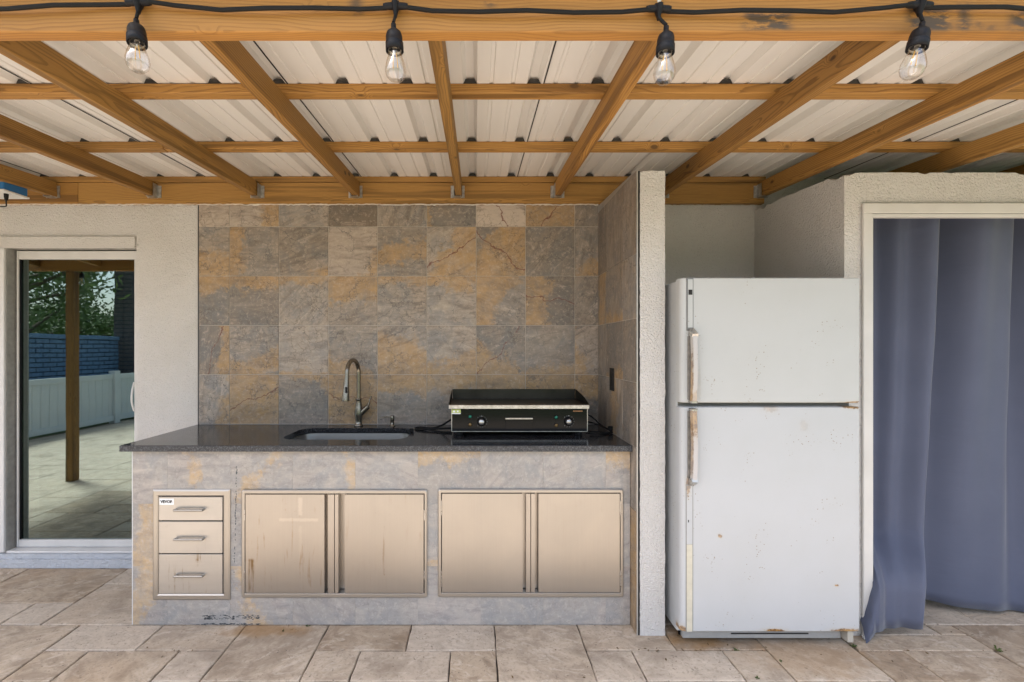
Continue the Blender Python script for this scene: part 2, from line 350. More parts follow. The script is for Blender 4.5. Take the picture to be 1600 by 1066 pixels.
def fridge_mat(name, col, spec=None):
    """white enamel with rust freckles; spec: list of (x,z,rx,rz,strength) rust patches in object space"""
    m = Mat(name); v = m.obj; x, y, z = m.sep(v)
    big = m.noise(v, 3, 5, .6); c = m.mix(m.rng(big, .3, .7, 0, .6), col, tuple(q*f for q, f in zip(col, (.93, .935, .92))))
    st = m.noise(m.vm('MULTIPLY', v, (60, 60, 1.2)), 1.0, 3)
    c = m.mix(m.rng(big, .45, .7, 0, .10), c, (.42, .41, .38))
    gr = m.noise(v, 320, 2); c = m.mix(m.ma('MULTIPLY', m.step(gr, .4, .7), .06), c, (.3, .3, .3))
    dots = m.vor(v, 75); dsz = m.noise(v, 90, 2)
    dm = m.ma('MULTIPLY', m.step(m.ma('ADD', dots, m.ma('MULTIPLY', dsz, .2)), .30, .20), m.step(m.noise(v, 7.5, 3, .6), .545, .62))
    c = m.mix(m.ma('MULTIPLY', dm, .85), c, (.20, .12, .05))
    e = m.noise(v, 45, 5, .7)
    for (px, pz, rx, rz, s_) in (spec or []):
        d = m.vm('LENGTH', m.comb(m.ma('DIVIDE', m.ma('SUBTRACT', x, px), rx), 0.0, m.ma('DIVIDE', m.ma('SUBTRACT', z, pz), rz)))
        d = m.ma('ADD', d, m.ma('MULTIPLY', m.ma('SUBTRACT', e, .5), 2.2))
        k = m.step(d, 1.0, .55)
        rc = m.mix(m.step(e, .4, .6), (.14, .065, .02), (.42, .23, .06))
        hl = m.step(d, 1.9, .6)
        c = m.mix(m.ma('MULTIPLY', hl, .22*s_), c, (.48, .36, .16))
        c = m.mix(m.ma('MULTIPLY', k, s_), c, rc)
    m.set(Base_Color=c, Roughness=.38, Specular_IOR_Level=.45)
    m.bump(gr, .08, .0005)
    return m.m

def fabric():
    m = Mat('curtain_fabric'); v = m.obj
    wv = m.noise(m.vm('MULTIPLY', v, (900, 900, 300)), 1.0, 2)
    big = m.noise(v, 3, 3)
    c = m.mix(m.rng(big, .3, .7, 0, 1), (.076, .089, .138), (.090, .104, .158))
    cre = m.noise(m.mp(v, rot=(0, .5, 0), sc=(3, 3, 14)), 1.0, 4, .5, 1.0)
    m.set(Base_Color=c, Roughness=.75, Sheen_Weight=.25, Sheen_Roughness=.4)
    m.bump(m.ma('ADD', m.ma('MULTIPLY', wv, .03), m.ma('MULTIPLY', cre, .7)), .35, .01)
    return m.m
FABRIC = fabric()

def glass_pane():
    m = Mat('tinted_door_glass'); t = m.t
    gl = m.n('ShaderNodeBsdfGlossy', {'Color': (.56, .68, .66, 1), 'Roughness': .012})
    tr = m.n('ShaderNodeBsdfTransparent', {'Color': (.30, .36, .31, 1)})
    mx = m.n('ShaderNodeMixShader', {0: .33, 1: tr.outputs[0], 2: gl.outputs[0]})
    n_ = m.n('ShaderNodeBump', {'Height': m.noise(m.obj, 2.0, 2), 'Strength': .02, 'Distance': .02})
    t.links.new(n_.outputs[0], gl.inputs['Normal'])
    t.links.new(mx.outputs[0], m.out.inputs['Surface']); return m.m
PANE = glass_pane()
BULB = Mat('clear_bulb_glass').set(Base_Color=(1, 1, 1), Roughness=0.0, IOR=1.35, Transmission_Weight=1.0).m
def thin_glass():
    m = Mat('thin_bulb_glass')
    fr = m.n('ShaderNodeLayerWeight', {'Blend': .35}).outputs['Facing']
    gl = m.n('ShaderNodeBsdfGlossy', {'Color': (1, 1, 1, 1), 'Roughness': .02}); tr = m.n('ShaderNodeBsdfTransparent', {'Color': (.93, .92, .90, 1)})
    mx = m.n('ShaderNodeMixShader', {0: m.ma('ADD', m.ma('MULTIPLY', m.ma('POWER', fr, 2.0), .55), .10), 1: tr.outputs[0], 2: gl.outputs[0]})
    m.t.links.new(mx.outputs[0], m.out.inputs['Surface']); return m.m
BULB = thin_glass()
FIL = Mat('yellow_filament').set(Base_Color=(.75, .42, .05), Roughness=.4).m

# ------------------------------------------------------------------ mesh helpers
class MB:
    def __init__(s): s.v = []; s.f = []; s.sm = []; s.mi = []
    def add(s, vs, fs, smooth=False, mi=0):
        o = len(s.v); s.v += [tuple(q) for q in vs]
        for f in fs: s.f.append([i+o for i in f]); s.sm.append(smooth); s.mi.append(mi)
    def box(s, x0, x1, y0, y1, z0, z1, b=0.0, mi=0):
        if b <= 0:
            s.add([(x0, y0, z0), (x1, y0, z0), (x1, y1, z0), (x0, y1, z0), (x0, y0, z1), (x1, y0, z1), (x1, y1, z1), (x0, y1, z1)],
                  [(3, 2, 1, 0), (4, 5, 6, 7), (0, 1, 5, 4), (1, 2, 6, 5), (2, 3, 7, 6), (3, 0, 4, 7)], mi=mi); return
        vs = []; idx = {}
        for i, X in enumerate((x0, x1)):
            for j, Y in enumerate((y0, y1)):
                for k, Z in enumerate((z0, z1)):
                    sx, sy, sz = (1-2*i), (1-2*j), (1-2*k)
                    idx[i, j, k, 0] = len(vs); vs.append((X, Y+sy*b, Z+sz*b))
                    idx[i, j, k, 1] = len(vs); vs.append((X+sx*b, Y, Z+sz*b))
                    idx[i, j, k, 2] = len(vs); vs.append((X+sx*b, Y+sy*b, Z))
        fs = []
        for i in (0, 1):
            q = [idx[i, 0, 0, 0], idx[i, 1, 0, 0], idx[i, 1, 1, 0], idx[i, 0, 1, 0]]; fs.append(q if i else q[::-1])
        for j in (0, 1):
            q = [idx[0, j, 0, 1], idx[1, j, 0, 1], idx[1, j, 1, 1], idx[0, j, 1, 1]]; fs.append(q[::-1] if j else q)
        for k in (0, 1):
            q = [idx[0, 0, k, 2], idx[1, 0, k, 2], idx[1, 1, k, 2], idx[0, 1, k, 2]]; fs.append(q if k else q[::-1])
        def ctr(f): return sum((Vector(vs[i]) for i in f), Vector())/len(f)
        C0 = Vector(((x0+x1)/2, (y0+y1)/2, (z0+z1)/2))
        def orient(f):
            a, b_, c_ = (Vector(vs[i]) for i in f[:3]); nrm = (b_-a).cross(c_-a)
            return f if nrm.dot(ctr(f)-C0) > 0 else f[::-1]
        for a in (0, 1):
            for c_ in (0, 1):
                fs.append(orient([idx[0, a, c_, 1], idx[1, a, c_, 1], idx[1, a, c_, 2], idx[0, a, c_, 2]]))
                fs.append(orient([idx[a, 0, c_, 0], idx[a, 1, c_, 0], idx[a, 1, c_, 2], idx[a, 0, c_, 2]]))
                fs.append(orient([idx[a, c_, 0, 0], idx[a, c_, 1, 0], idx[a, c_, 1, 1], idx[a, c_, 0, 1]]))
        for i in (0, 1):
            for j in (0, 1):
                for k in (0, 1): fs.append(orient([idx[i, j, k, 0], idx[i, j, k, 1], idx[i, j, k, 2]]))
        s.add(vs, fs, mi=mi)
    def tube(s, pts, r, n=8, cap=True, mi=0, flat=1.0):
        pts = [Vector(p) for p in pts]; k = len(pts)
        rs = r if isinstance(r, (list, tuple)) else [r]*k
        t = (pts[1]-pts[0]).normalized(); up = Vector((0, 0, 1)) if abs(t.z) < .9 else Vector((1, 0, 0))
        u = t.cross(up).normalized(); vs = []; fs = []
        for i in range(k):
            tt = (pts[min(i+1, k-1)]-pts[max(i-1, 0)]).normalized()
            u = (u-tt*u.dot(tt)).normalized(); w_ = tt.cross(u)
            for j in range(n):
                a = 2*math.pi*j/n; vs.append(pts[i]+(u*math.cos(a)+w_*math.sin(a)*flat)*rs[i])
        for i in range(k-1):
            for j in range(n):
                a, b = i*n+j, i*n+(j+1) % n; fs.append((a, b, b+n, a+n))
        s.add(vs, fs, True, mi)
        if cap: s.add(vs[:n], [tuple(range(n))[::-1]], False, mi); s.add(vs[-n:], [tuple(range(n))], False, mi)
    def lathe(s, prof, c=(0, 0, 0), axis='Z', n=20, mi=0, tilt=None):
        vs = []; fs = []; c = Vector(c)
        for (r, h) in prof:
            for j in range(n):
                a = 2*math.pi*j/n; p = Vector((r*math.cos(a), r*math.sin(a), h))
                if axis == 'Y': p = Vector((p.x, -p.z, p.y))
                if axis == 'X': p = Vector((p.z, p.x, p.y))
                if tilt is not None: p = tilt @ p
                vs.append(c+p)
        for i in range(len(prof)-1):
            for j in range(n):
                a, b = i*n+j, i*n+(j+1) % n; fs.append((a, b, b+n, a+n))
        s.add(vs, fs, True, mi)
    def prism(s, outline, y0, y1, mi=0, smooth=False):
        """outline in XZ (counter-clockwise seen from -Y), between y0 (front) and y1"""
        n = len(outline); vs = [(x, y0, z) for x, z in outline]+[(x, y1, z) for x, z in outline]
        fs = [tuple(range(n)), tuple(range(2*n-1, n-1, -1))]
        s.add(vs, fs, False, mi)
        s.add(vs, [(i, i+n, (i+1) % n+n, (i+1) % n) for i in range(n)], smooth, mi)
    def mesh(s, name, mats):
        me = bpy.data.meshes.new(name); me.from_pydata(s.v, [], s.f); me.update()
        me.polygons.foreach_set('use_smooth', s.sm)
        if not isinstance(mats, (list, tuple)): mats = [mats]
        for m in mats: me.materials.append(m)
        me.polygons.foreach_set('material_index', s.mi)
        return me
    def build(s, name, mats, parent=None, loc=(0, 0, 0), fix=False, **k):
        me = s.mesh(name, mats)
        if fix:
            import bmesh
            bm = bmesh.new(); bm.from_mesh(me); bmesh.ops.recalc_face_normals(bm, faces=bm.faces); bm.to_mesh(me); bm.free()
        return link(name, me, parent, loc, **k)
def link(name, data, parent=None, loc=(0, 0, 0), rot=None, **k):
    o = bpy.data.objects.new(name, data); COL.objects.link(o); o.location = loc
    if rot: o.rotation_euler = rot
    if parent: o.parent = parent
    for a, v in k.items(): o[a] = v
    return o
def thing(name, label, cat, loc=(0, 0, 0), group=None, rot=None):
    o = link(name, None, None, loc, rot); o.empty_display_size = .1; o['label'] = label; o['category'] = cat
    if group: o['group'] = group
    return o
def tag(o, label, cat, group=None):
    o['label'] = label; o['category'] = cat
    if group: o['group'] = group
    return o
def boxo(name, mat, parent, x0, x1, y0, y1, z0, z1, b=0.0, **k):
    m = MB(); m.box(x0, x1, y0, y1, z0, z1, b); return m.build(name, mat, parent, **k)
def rrect(cx, cy, w_, h_, r, n=6):
    pts = []
    for (sx, sy, a0) in ((1, 1, 0), (-1, 1, 90), (-1, -1, 180), (1, -1, 270)):
        for i in range(n+1):
            a = R(a0+90*i/n); pts.append((cx+sx*(w_/2-r)+r*math.cos(a), cy+sy*(h_/2-r)+r*math.sin(a)))
    return pts
def smooth_path(pts, n=8):
    pts = [Vector(p) for p in pts]; out = []
    for i in range(len(pts)-1):
        p0, p1, p2, p3 = pts[max(i-1, 0)], pts[i], pts[i+1], pts[min(i+2, len(pts)-1)]
        for j in range(n):
            t = j/n; out.append(.5*((2*p1)+(p2-p0)*t+(2*p0-5*p1+4*p2-p3)*t*t+(3*p1-p0-3*p2+p3)*t**3))
    out.append(pts[-1]); return out
def text_obj(name, txt, size, mat, parent, loc, depth=.0004, rot=(R(90), 0, 0), bold=0.0):
    cu = bpy.data.curves.new(name, 'FONT'); cu.body = txt; cu.size = size; cu.extrude = depth; cu.offset = bold; cu.align_x = 'CENTER'; cu.align_y = 'CENTER'
    tmp = bpy.data.objects.new('tmp', cu); COL.objects.link(tmp)
    bpy.context.view_layer.update()
    me = bpy.data.meshes.new_from_object(tmp.evaluated_get(bpy.context.evaluated_depsgraph_get()))
    bpy.data.objects.remove(tmp); me.materials.clear(); me.materials.append(mat)
    return link(name, me, parent, loc, rot)
def noisy_block(name, mat, parent, x0, x1, y0, y1, z0, z1, step=.03, amp=.002, top=None, slope=0.0, only=None, **k):
    """block whose faces are gridded and roughened; top(x,y) lowers the top edge here and there; slope raises the top towards +Y"""
    dims = [max(1, round((b-a)/step)) for a, b in ((x0, x1), (y0, y1), (z0, z1))]
    nx, ny, nz = dims; ids = {}; vs = []; fs = []
    def vid(i, j, k_):
        if (i, j, k_) in ids: return ids[i, j, k_]
        p = Vector((x0+(x1-x0)*i/nx, y0+(y1-y0)*j/ny, z0+(z1-z0)*k_/nz))
        t = k_/nz; rise = slope*(p.y-y0)
        if k_ == nz and top: rise -= top(p.x, p.y)
        q = p+Vector((0, 0, rise*t))
        nv = noise.noise_vector(p*9)*min(amp, .0009)+noise.noise_vector(p*45)*(amp if amp > .003 or step < .02 else .0005)
        if k_ == 0: nv.z = 0
        ids[i, j, k_] = len(vs); vs.append(q+nv); return ids[i, j, k_]
    for i in range(nx):
        for k_ in range(nz):
            fs.append((vid(i, 0, k_), vid(i+1, 0, k_), vid(i+1, 0, k_+1), vid(i, 0, k_+1)))
            fs.append((vid(i, ny, k_), vid(i, ny, k_+1), vid(i+1, ny, k_+1), vid(i+1, ny, k_)))
    for j in range(ny):
        for k_ in range(nz):
            fs.append((vid(0, j, k_), vid(0, j, k_+1), vid(0, j+1, k_+1), vid(0, j+1, k_)))
            fs.append((vid(nx, j, k_), vid(nx, j+1, k_), vid(nx, j+1, k_+1), vid(nx, j, k_+1)))
    for i in range(nx):
        for j in range(ny):
            fs.append((vid(i, j, nz), vid(i+1, j, nz), vid(i+1, j+1, nz), vid(i, j+1, nz)))
            fs.append((vid(i, j, 0), vid(i, j+1, 0), vid(i+1, j+1, 0), vid(i+1, j, 0)))
    m = MB(); m.add(vs, fs, True); o = m.build(name, mat, parent, **k)
    es = o.modifiers.new('edges', 'EDGE_SPLIT'); es.split_angle = R(48); return o

# ================================================================== ground and patio floor
ground = MB(); ground.box(-60, 60, -80, 30, -.5, -.06); g = ground.build('ground', GRASS); g['kind'] = 'structure'
floor = MB(); floor.box(-6.7, 5.0, -7.0, .9, -.059, -.012); floor = floor.build('patio_floor', MORTAR); floor['kind'] = 'structure'
G, ROW, GX0, GY0 = .2022, .1955, .089, -.027
def gx(n): return GX0+G*n
def gy(k): return GY0-ROW*k
def paver_mesh(mb, w_, h_, cx, cy, z, seed, rich=True):
    rr = random.Random(seed); hw, hh = w_/2-.0028, h_/2-.0028; c = .004
    pts = []; ns = 5 if rich else 1
    cor = [(-hw, -hh), (hw, -hh), (hw, hh), (-hw, hh)]
    for a in range(4):
        p, q = cor[a], cor[(a+1) % 4]
        for i in range(ns):
            t = i/ns; j = .0022 if rich else 0
            pts.append((p[0]+(q[0]-p[0])*t+rr.uniform(-j, j), p[1]+(q[1]-p[1])*t+rr.uniform(-j, j)))
    n = len(pts); tx, ty = rr.uniform(-.003, .003), rr.uniform(-.003, .003)
    def zz(x, y): return z+tx*x+ty*y
    lo = [(cx+x, cy+y, z-.03) for x, y in pts]; mid = [(cx+x, cy+y, zz(x, y)-c*.8) for x, y in pts]
    top = [(cx+x*(1-c/hw), cy+y*(1-c/hh), zz(x, y)) for x, y in pts]
    fs = [tuple(range(2*n, 3*n))]
    for i in range(n):
        j = (i+1) % n; fs += [(i, j, j+n, i+n), (i+n, j+n, j+2*n, i+2*n)]
    mb.add(lo+mid+top, fs)
cells = set(); explicit = [(-17, -14, 0, 2), (-14, -11, 0, 2), (-11, -9, 0, 1), (-11, -8, 1, 3), (-14, -12, 2, 3), (-12, -11, 2, 3), (-13, -10, 3, 5),
    (-10, -8, 3, 4), (-8, -6, 3, 4), (-10, -9, 4, 5), (-9, -7, 4, 6), (-7, -6, 4, 5), (-6, -4, 3, 5), (-4, -2, 3, 4), (-2, 0, 3, 4), (-4, -3, 4, 5),
    (-3, -1, 4, 5), (-1, 0, 4, 5), (0, 2, 3, 5), (2, 4, 3, 4), (4, 6, 3, 4), (2, 3, 4, 5), (3, 5, 4, 5), (5, 6, 4, 5), (6, 8, 3, 5), (8, 9, 4, 5), (9, 11, 4, 6)]
metric = [(1.713, 2.322, -.813, -.695), (1.713, 2.2, -.695, -.30), (2.2, 2.32, -.695, -.614), (2.2, 2.48, -.614, -.30), (2.48, 3.2, -.614, -.30),
          (2.322, 2.93, -1.004, -.614), (2.93, 3.4, -.80, -.614), (2.93, 3.4, -1.004, -.80)]
pn = 0
def add_paver(x0, x1, y0, y1):
    global pn
    mb = MB(); w_, h_ = x1-x0, y1-y0; paver_mesh(mb, w_, h_, 0, 0, 0, 100+pn)
    mb.build('paver', TRAV, floor, ((x0+x1)/2, (y0+y1)/2, random.Random(pn).uniform(-.0012, .0012))); pn += 1
for (a, b, c, d) in explicit:
    add_paver(gx(a), gx(b), gy(d), gy(c))
    for i in range(a, b):
        for j in range(c, d): cells.add((i, j))
for m_ in metric: add_paver(m_[0], m_[1], m_[2], m_[3])
for i in range(8, 30):
    for j in range(-3, 5): cells.add((i, j)) if (j < 4 or 11 <= i < 14) else None
for i in range(14, 17): cells.add((i, 4))
far = MB(); rr = random.Random(3)
for k in range(-1, 34):
    for n in range(-33, 22):
        if (n, k) in cells: continue
        opts = [(3, 2), (2, 2), (2, 1), (1, 2), (2, 3), (1, 1)]; rr.shuffle(opts)
        for (a, b) in sorted(opts, key=lambda q: rr.random()-q[0]*q[1]*.12):
            cs = [(n+i, k+j) for i in range(a) for j in range(b)]
            if all(q not in cells and q[0] < 22 and q[1] < 34 for q in cs):
                for q in cs: cells.add(q)
                cx_, cy_ = gx(n+a/2), gy(k+b/2)
                if k <= 6 and -18 <= n <= 20: add_paver(gx(n), gx(n+a), gy(k+b), gy(k))
                else: paver_mesh(far, a*G, b*ROW, cx_, cy_, rr.uniform(-.001, .001), n*91+k, False)
                break
fo = far.build('paver', TRAV, floor); fo['kind'] = 'stuff'

# ================================================================== house wall (stucco) with backsplash tiles
DX0, DX1, DZ0, DZ1 = -2.917, -2.112, .088, 1.985      # sliding door opening
house = thing('house_wall', 'back wall of the house in rough off-white stucco with a multicoloured stone tile backsplash', 'wall')
WT = 2.75
def chips(seed, amp):
    def f(x, y):
        v = noise.noise(Vector((x*9+seed, y*9, 3)))+.5*noise.noise(Vector((x*31, y*31+seed, 7)))
        return max(0, v-.05)*amp
    return f
for (x0, x1, z0, z1) in ((-6.5, DX0, 0, WT), (DX1, -1.70, 0, WT), (DX0, DX1, DZ1, WT), (.86, 1.76, 0, WT)):
    noisy_block('stucco_panel', STUCCO2 if x0 > 0 else STUCCO, house, x0, x1, .006, .22, z0, z1, .035, .0025)
boxo('stucco_panel', STUCCO, house, -1.70, .86, .008, .22, 0, WT)
boxo('stucco_panel', STUCCO, house, 1.76, 4.6, .008, .22, 0, WT)
boxo('grout_bed', GROUT, house, -1.716, .757, -.0045, .007, .4, 2.247)
T = .3055
TX = [-1.718, -1.5275]+[-1.5275+T*i for i in range(1, 8)]+[.757]
TZ = [.883+T*i-T for i in range(0, 6)]+[2.248]      # rows, the lowest hidden behind the counter
# per tile: ochre angle (deg), offset, half width, tone, bedding angle, red vein (0/1), vein angle
U, D_, L_, R_ = 90, -90, 180, 0
def tp(oa=0, oo=5, ow=.1, tone=0, bed=0, rv=0, va=30): return dict(oa=R(oa), oo=float(oo), ow=float(ow), tone=float(tone), bed=R(bed), rv=float(rv), va=R(va))
rows = {
 5: [tp(tone=.9), tp(0, .45, .22, .8), tp(tone=.1, bed=20), tp(tone=-1, bed=-5), tp(tone=.1, bed=70), tp(180, .55, .1, -.4), tp(tone=.9, rv=1, va=-60), tp(40, 0, .7, 0, 30, 1, 50), tp(tone=-.1, bed=60)],
 4: [tp(D_, .45, .42), tp(170, .45, .22, .15, rv=0), tp(-50, .62, .12, -.1, 18), tp(-40, .55, .16, 1), tp(100, -.02, .14, .1, -5), tp(-30, .3, .42, .2, 35, 1, 28), tp(-40, .25, .62, .1, 20, 1, -38), tp(tone=-.15, bed=50), tp(-60, .5, .2, 0, 80)],
 3: [tp(U, .45, .33), tp(U, .5, .24, -.1, 4), tp(U, .5, .13, .1, 50), tp(U, .5, .48, -.3, 12), tp(U, .5, .12, .1), tp(U, .5, .22, .15), tp(150, .35, .42, -.45, -18), tp(175, .45, .40, -.45, -15, 1, -12), tp(tone=-.3, bed=60)],
 2: [tp(0, .22, .12, 0, 80, 1, 72), tp(-80, .35, .22, .1), tp(-90, .55, .10, .25), tp(-115, .42, .16, 0), tp(-110, .25, .42, .05, 20), tp(-70, .45, .30, .1), tp(-120, .45, .34, -.1, 10, 1, 48), tp(-90, .52, .2, -.15, 10), tp(-160, .35, .24, .7, 30)],
 1: [tp(-20, .35, .12, 0, 80), tp(60, .05, .75, 0, 10, 1, 24), tp(70, .50, .10, -.1, 0), tp(20, -.1, .65, -.4, -8, 1, -12), tp(U, .42, .28, -.1), tp(U, .46, .24, -.1), tp(U, .2, .60, -.6, 4), tp(U, .35, .35, -.8), tp(U, .30, .35, -.3)],
 0: [tp() for _ in range(9)]}
tile_cache = {}
def tile(name, mat, parent, w_, h_, loc, rot=None, props=None, proud=.0):
    key = (round(w_, 3), round(h_, 3), mat.name)
    if key not in tile_cache:
        mb = MB(); mb.box(-w_/2, w_/2, -.004, .0035, -h_/2, h_/2, .0009); tile_cache[key] = mb.mesh('tile', mat)
    o = link(name, tile_cache[key], parent, loc, rot)
    for k, v in (props or tp(bed=rnd.uniform(-40, 60), tone=rnd.uniform(-.4, .5))).items(): o[k] = v
    return o
gj = .0031
for r_, row in rows.items():
    z0, z1 = TZ[r_], TZ[r_+1]
    for c_ in range(9):
        x0, x1 = TX[c_], TX[c_+1]
        tile('tile', TILE, house, x1-x0-gj, z1-z0-gj, ((x0+x1)/2, -.004+rnd.uniform(-.0004, .0004), (z0+z1)/2), None, row[c_])
boxo('tile_edge_trim', plain('dark_edge', (.08, .08, .08), .5), house, -1.7235, -1.7185, -.008, .005, .86, 2.245)
# crumbling caulk line under the ledger
mb = MB(); pts = []
for i in range(0, 240):
    x = -2.95+i*(3.70/239); pts.append(Vector((x, -.030+rnd.uniform(-.003, .003), 2.236+.003*noise.noise(Vector((x*9, 0, 0)))+rnd.uniform(-.003, .003))))
mb.tube(pts, [.0025+.005*max(0, noise.noise(Vector((p.x*13, 4, 0))))+rnd.uniform(0, .002) for p in pts], 6); mb.build('caulk_bead', CAULK, house)
mb = MB(); pts = []
for i in range(0, 60):
    x = .90+i*(.84/59); pts.append(Vector((x, -.008, 2.243+rnd.uniform(-.002, .004))))
mb.tube(pts, [.006+rnd.uniform(0, .003) for p in pts], 6); mb.build('caulk_bead', CAULK, house)
# door surround and curb
mb = MB(); mb.box(DX0-.5, DX1-.002, -.016, .004, DZ1-.012, 2.044, .004); mb.v = [(a, max(b, -.008), c) for a, b, c in mb.v]; mb.build('door_surround', STUCCO, house)
mb = MB(); mb.box(DX0-.5, DX0-.001, -.014, .004, .09, DZ1-.0135, .003); mb.build('door_surround', WTRIM, house)
noisy_block('curb', CURB, house, -6.5, -1.69, -.028, .004, 0, .052, .03, .004)
noisy_block('curb', CURB, house, -6.5, -1.69, -.012, .004, .0525, .080, .03, .002)
boxo('interior_wall', DARKROOM, house, -3.6, -1.6, 2.2, 2.3, 0, 2.6)
boxo('interior_wall', DARKROOM, house, -3.7, -3.6, .22, 2.3, 0, 2.6)
boxo('interior_wall', DARKROOM, house, -1.6, -1.5, .22, 2.3, 0, 2.6)
boxo('interior_ceiling', DARKROOM, house, -3.7, -1.5, .221, 2.3, 2.6, 2.7)
boxo('interior_floor', DARKROOM, house, -3.7, -1.5, .221, 2.3, -.05, .0)

# ------------------------------------------------------------------ sliding door
sd_ = thing('sliding_door', 'white framed sliding patio door with dark tinted glass at the left edge', 'door', (0, 0, 0))
jy = .05
boxo('jamb', JAMBG, sd_, DX0+.001, DX0+.004, .002, jy+.05, DZ0, DZ1-.002)
boxo('header_track', JAMBG, sd_, DX0+.004, DX1-.001, .045, .12, DZ1-.010, DZ1-.001)
zt, zb = 1.968, .096
boxo('frame_stile', VINYLF, sd_, -2.903, -2.892, jy, jy+.04, zb+.002, zt, .002)
boxo('frame_rail', VINYLF, sd_, -2.8915, DX1-.002, jy, jy+.04, 1.916, zt, .003)
boxo('frame_rail', VINYLF, sd_, -2.8915, DX1-.002, jy, jy+.04, zb+.002, .142, .003)
boxo('frame_stile', VINYLF, sd_, -2.16, DX1-.002, jy+.001, jy+.039, .1425, 1.9155, .002)
boxo('gasket', BLACKP, sd_, -2.8915, -2.8855, jy+.008, jy+.03, .1425, 1.9155)
boxo('glass_pane', PANE, sd_, -2.885, -2.1605, jy+.018, jy+.024, .1425, 1.9155)
boxo('sill_track', WTRIM, sd_, DX0+.0045, DX1-.002, -.006, .13, .081, .0955, .003)
mb = MB(); mb.tube(smooth_path([P(209.5, 598, 2.93), P(206.5, 612, 2.90), P(206, 628, 2.90), P(209.5, 642, 2.93)]), .006, 8); mb.build('door_handle', WTRIM, sd_)

# ------------------------------------------------------------------ partition wall between kitchen and fridge
SL = .0575
part = thing('partition_wall', 'narrow stucco partition wall with tiled left side between the counter and the white fridge', 'wall')
PF = -.703
noisy_block('stucco_core', STUCCO2, part, .771, .888, PF, .004, 0, 2.186, .016, .0022, chips(2, .02), SL)
BLK = plain('black_lap_shadow', (.015, .014, .013), .8)
HOLLOW_SHADE = plain('hollow_shade', (.035, .033, .03), .9)  # near-black colour for the shade in the roof rib hollows
m = MB(); m.prism([(-PF*-1, 0), (-.002, 0), (-.002, 2.186-SL*PF*-1*-1+.0), (PF, 2.192)], 0, 1)
mb = MB()
def sheared(x0, x1, y0, y1, z0, zf, slope=SL):
    return [(x0, y0, z0), (x1, y0, z0), (x1, y1, z0), (x0, y1, z0), (x0, y0, zf), (x1, y0, zf), (x1, y1, zf+slope*(y1-y0)), (x0, y1, zf+slope*(y1-y0))]
BF = [(3, 2, 1, 0), (4, 5, 6, 7), (0, 1, 5, 4), (1, 2, 6, 5), (2, 3, 7, 6), (3, 0, 4, 7)]
mb.add(sheared(.762, .7715, PF+.004, .003, 0, 2.188), BF); mb.build('backing_strip', BLK, part)
mb = MB(); mb.add(sheared(.7555, .7585, PF+.0005, PF+.0035, 0, 2.192), BF); mb.build('tile_edge_trim', TRIMM, part)
mb = MB(); mb.add(sheared(.759, .7618, PF+.004, -.006, 0, 2.186), BF); mb.build('grout_bed', GROUT, part)
mb = MB(); mb.add(sheared(.7545, .7625, PF+.004, -.009, 2.1895, 2.1935), BF); mb.build('tile_edge_trim', TRIMM, part)
SY = [-.009, -.186, -.186-T, PF+.004]; SZ = [0, TZ[0]-T+T*0, TZ[0], TZ[1], TZ[2], TZ[3], TZ[4]+.0]
SZ = [0, .883-2*T, .883-T, .883, .883+T, .883+2*T, .883+3*T]
side_p = {(0, 6): tp(0, .3, .06, -.2, 90), (1, 5): tp(-90, .5, .12, -.3, 85), (1, 4): tp(-80, .5, .14, -.2, 85), (1, 3): tp(0, .0, .18, -.1, 88),
          (2, 1): tp(U, .1, .8, 0, 80), (2, 0): tp(U, .1, .8, 0, 80), (0, 5): tp(0, .0, .25, -.4, 90)}
for a in range(3):
    y1, y0 = SY[a], SY[a+1]
    for b in range(6):
        tile('tile', TILE, part, y1-y0-gj, SZ[b+1]-SZ[b]-gj, (.7590, (y0+y1)/2, (SZ[b]+SZ[b+1])/2), (0, 0, R(-90)),
             side_p.get((a, b), tp(bed=rnd.uniform(70, 100), tone=rnd.uniform(-.5, .1))))
    # sloping top course
    mb = MB(); w_ = y1-y0-gj; z0 = SZ[6]+gj/2; zf = 2.1885+SL*(y0-PF); zr = 2.1885+SL*(y1-PF)
    zc = (z0+zf)/2
    mb.prism([(-w_/2, z0-zc), (w_/2, z0-zc), (w_/2, zf-zc), (-w_/2, zr-zc)], -.004, .0028)
    o = mb.build('tile', TILE, part, (.7590, (y0+y1)/2, zc), rot=(0, 0, R(-90)))
    for k, v in tp(0 if a else 0, 5, .1, -.35, 85).items(): o[k] = v
# outlet
ol = thing('wall_outlet', 'black outlet cover plate on the tiled side of the partition wall above the counter', 'outlet', (.7546, -.31, 1.18))
boxo('cover_plate', BLK, ol, -.005, 0, -.037, .037, -.062, .062, .0015)
for s_ in (-1, 1): boxo('socket_face', RUBBER, ol, -.0065, -.0052, -.017, .017, s_*.021-.015, s_*.021+.015, .0005)

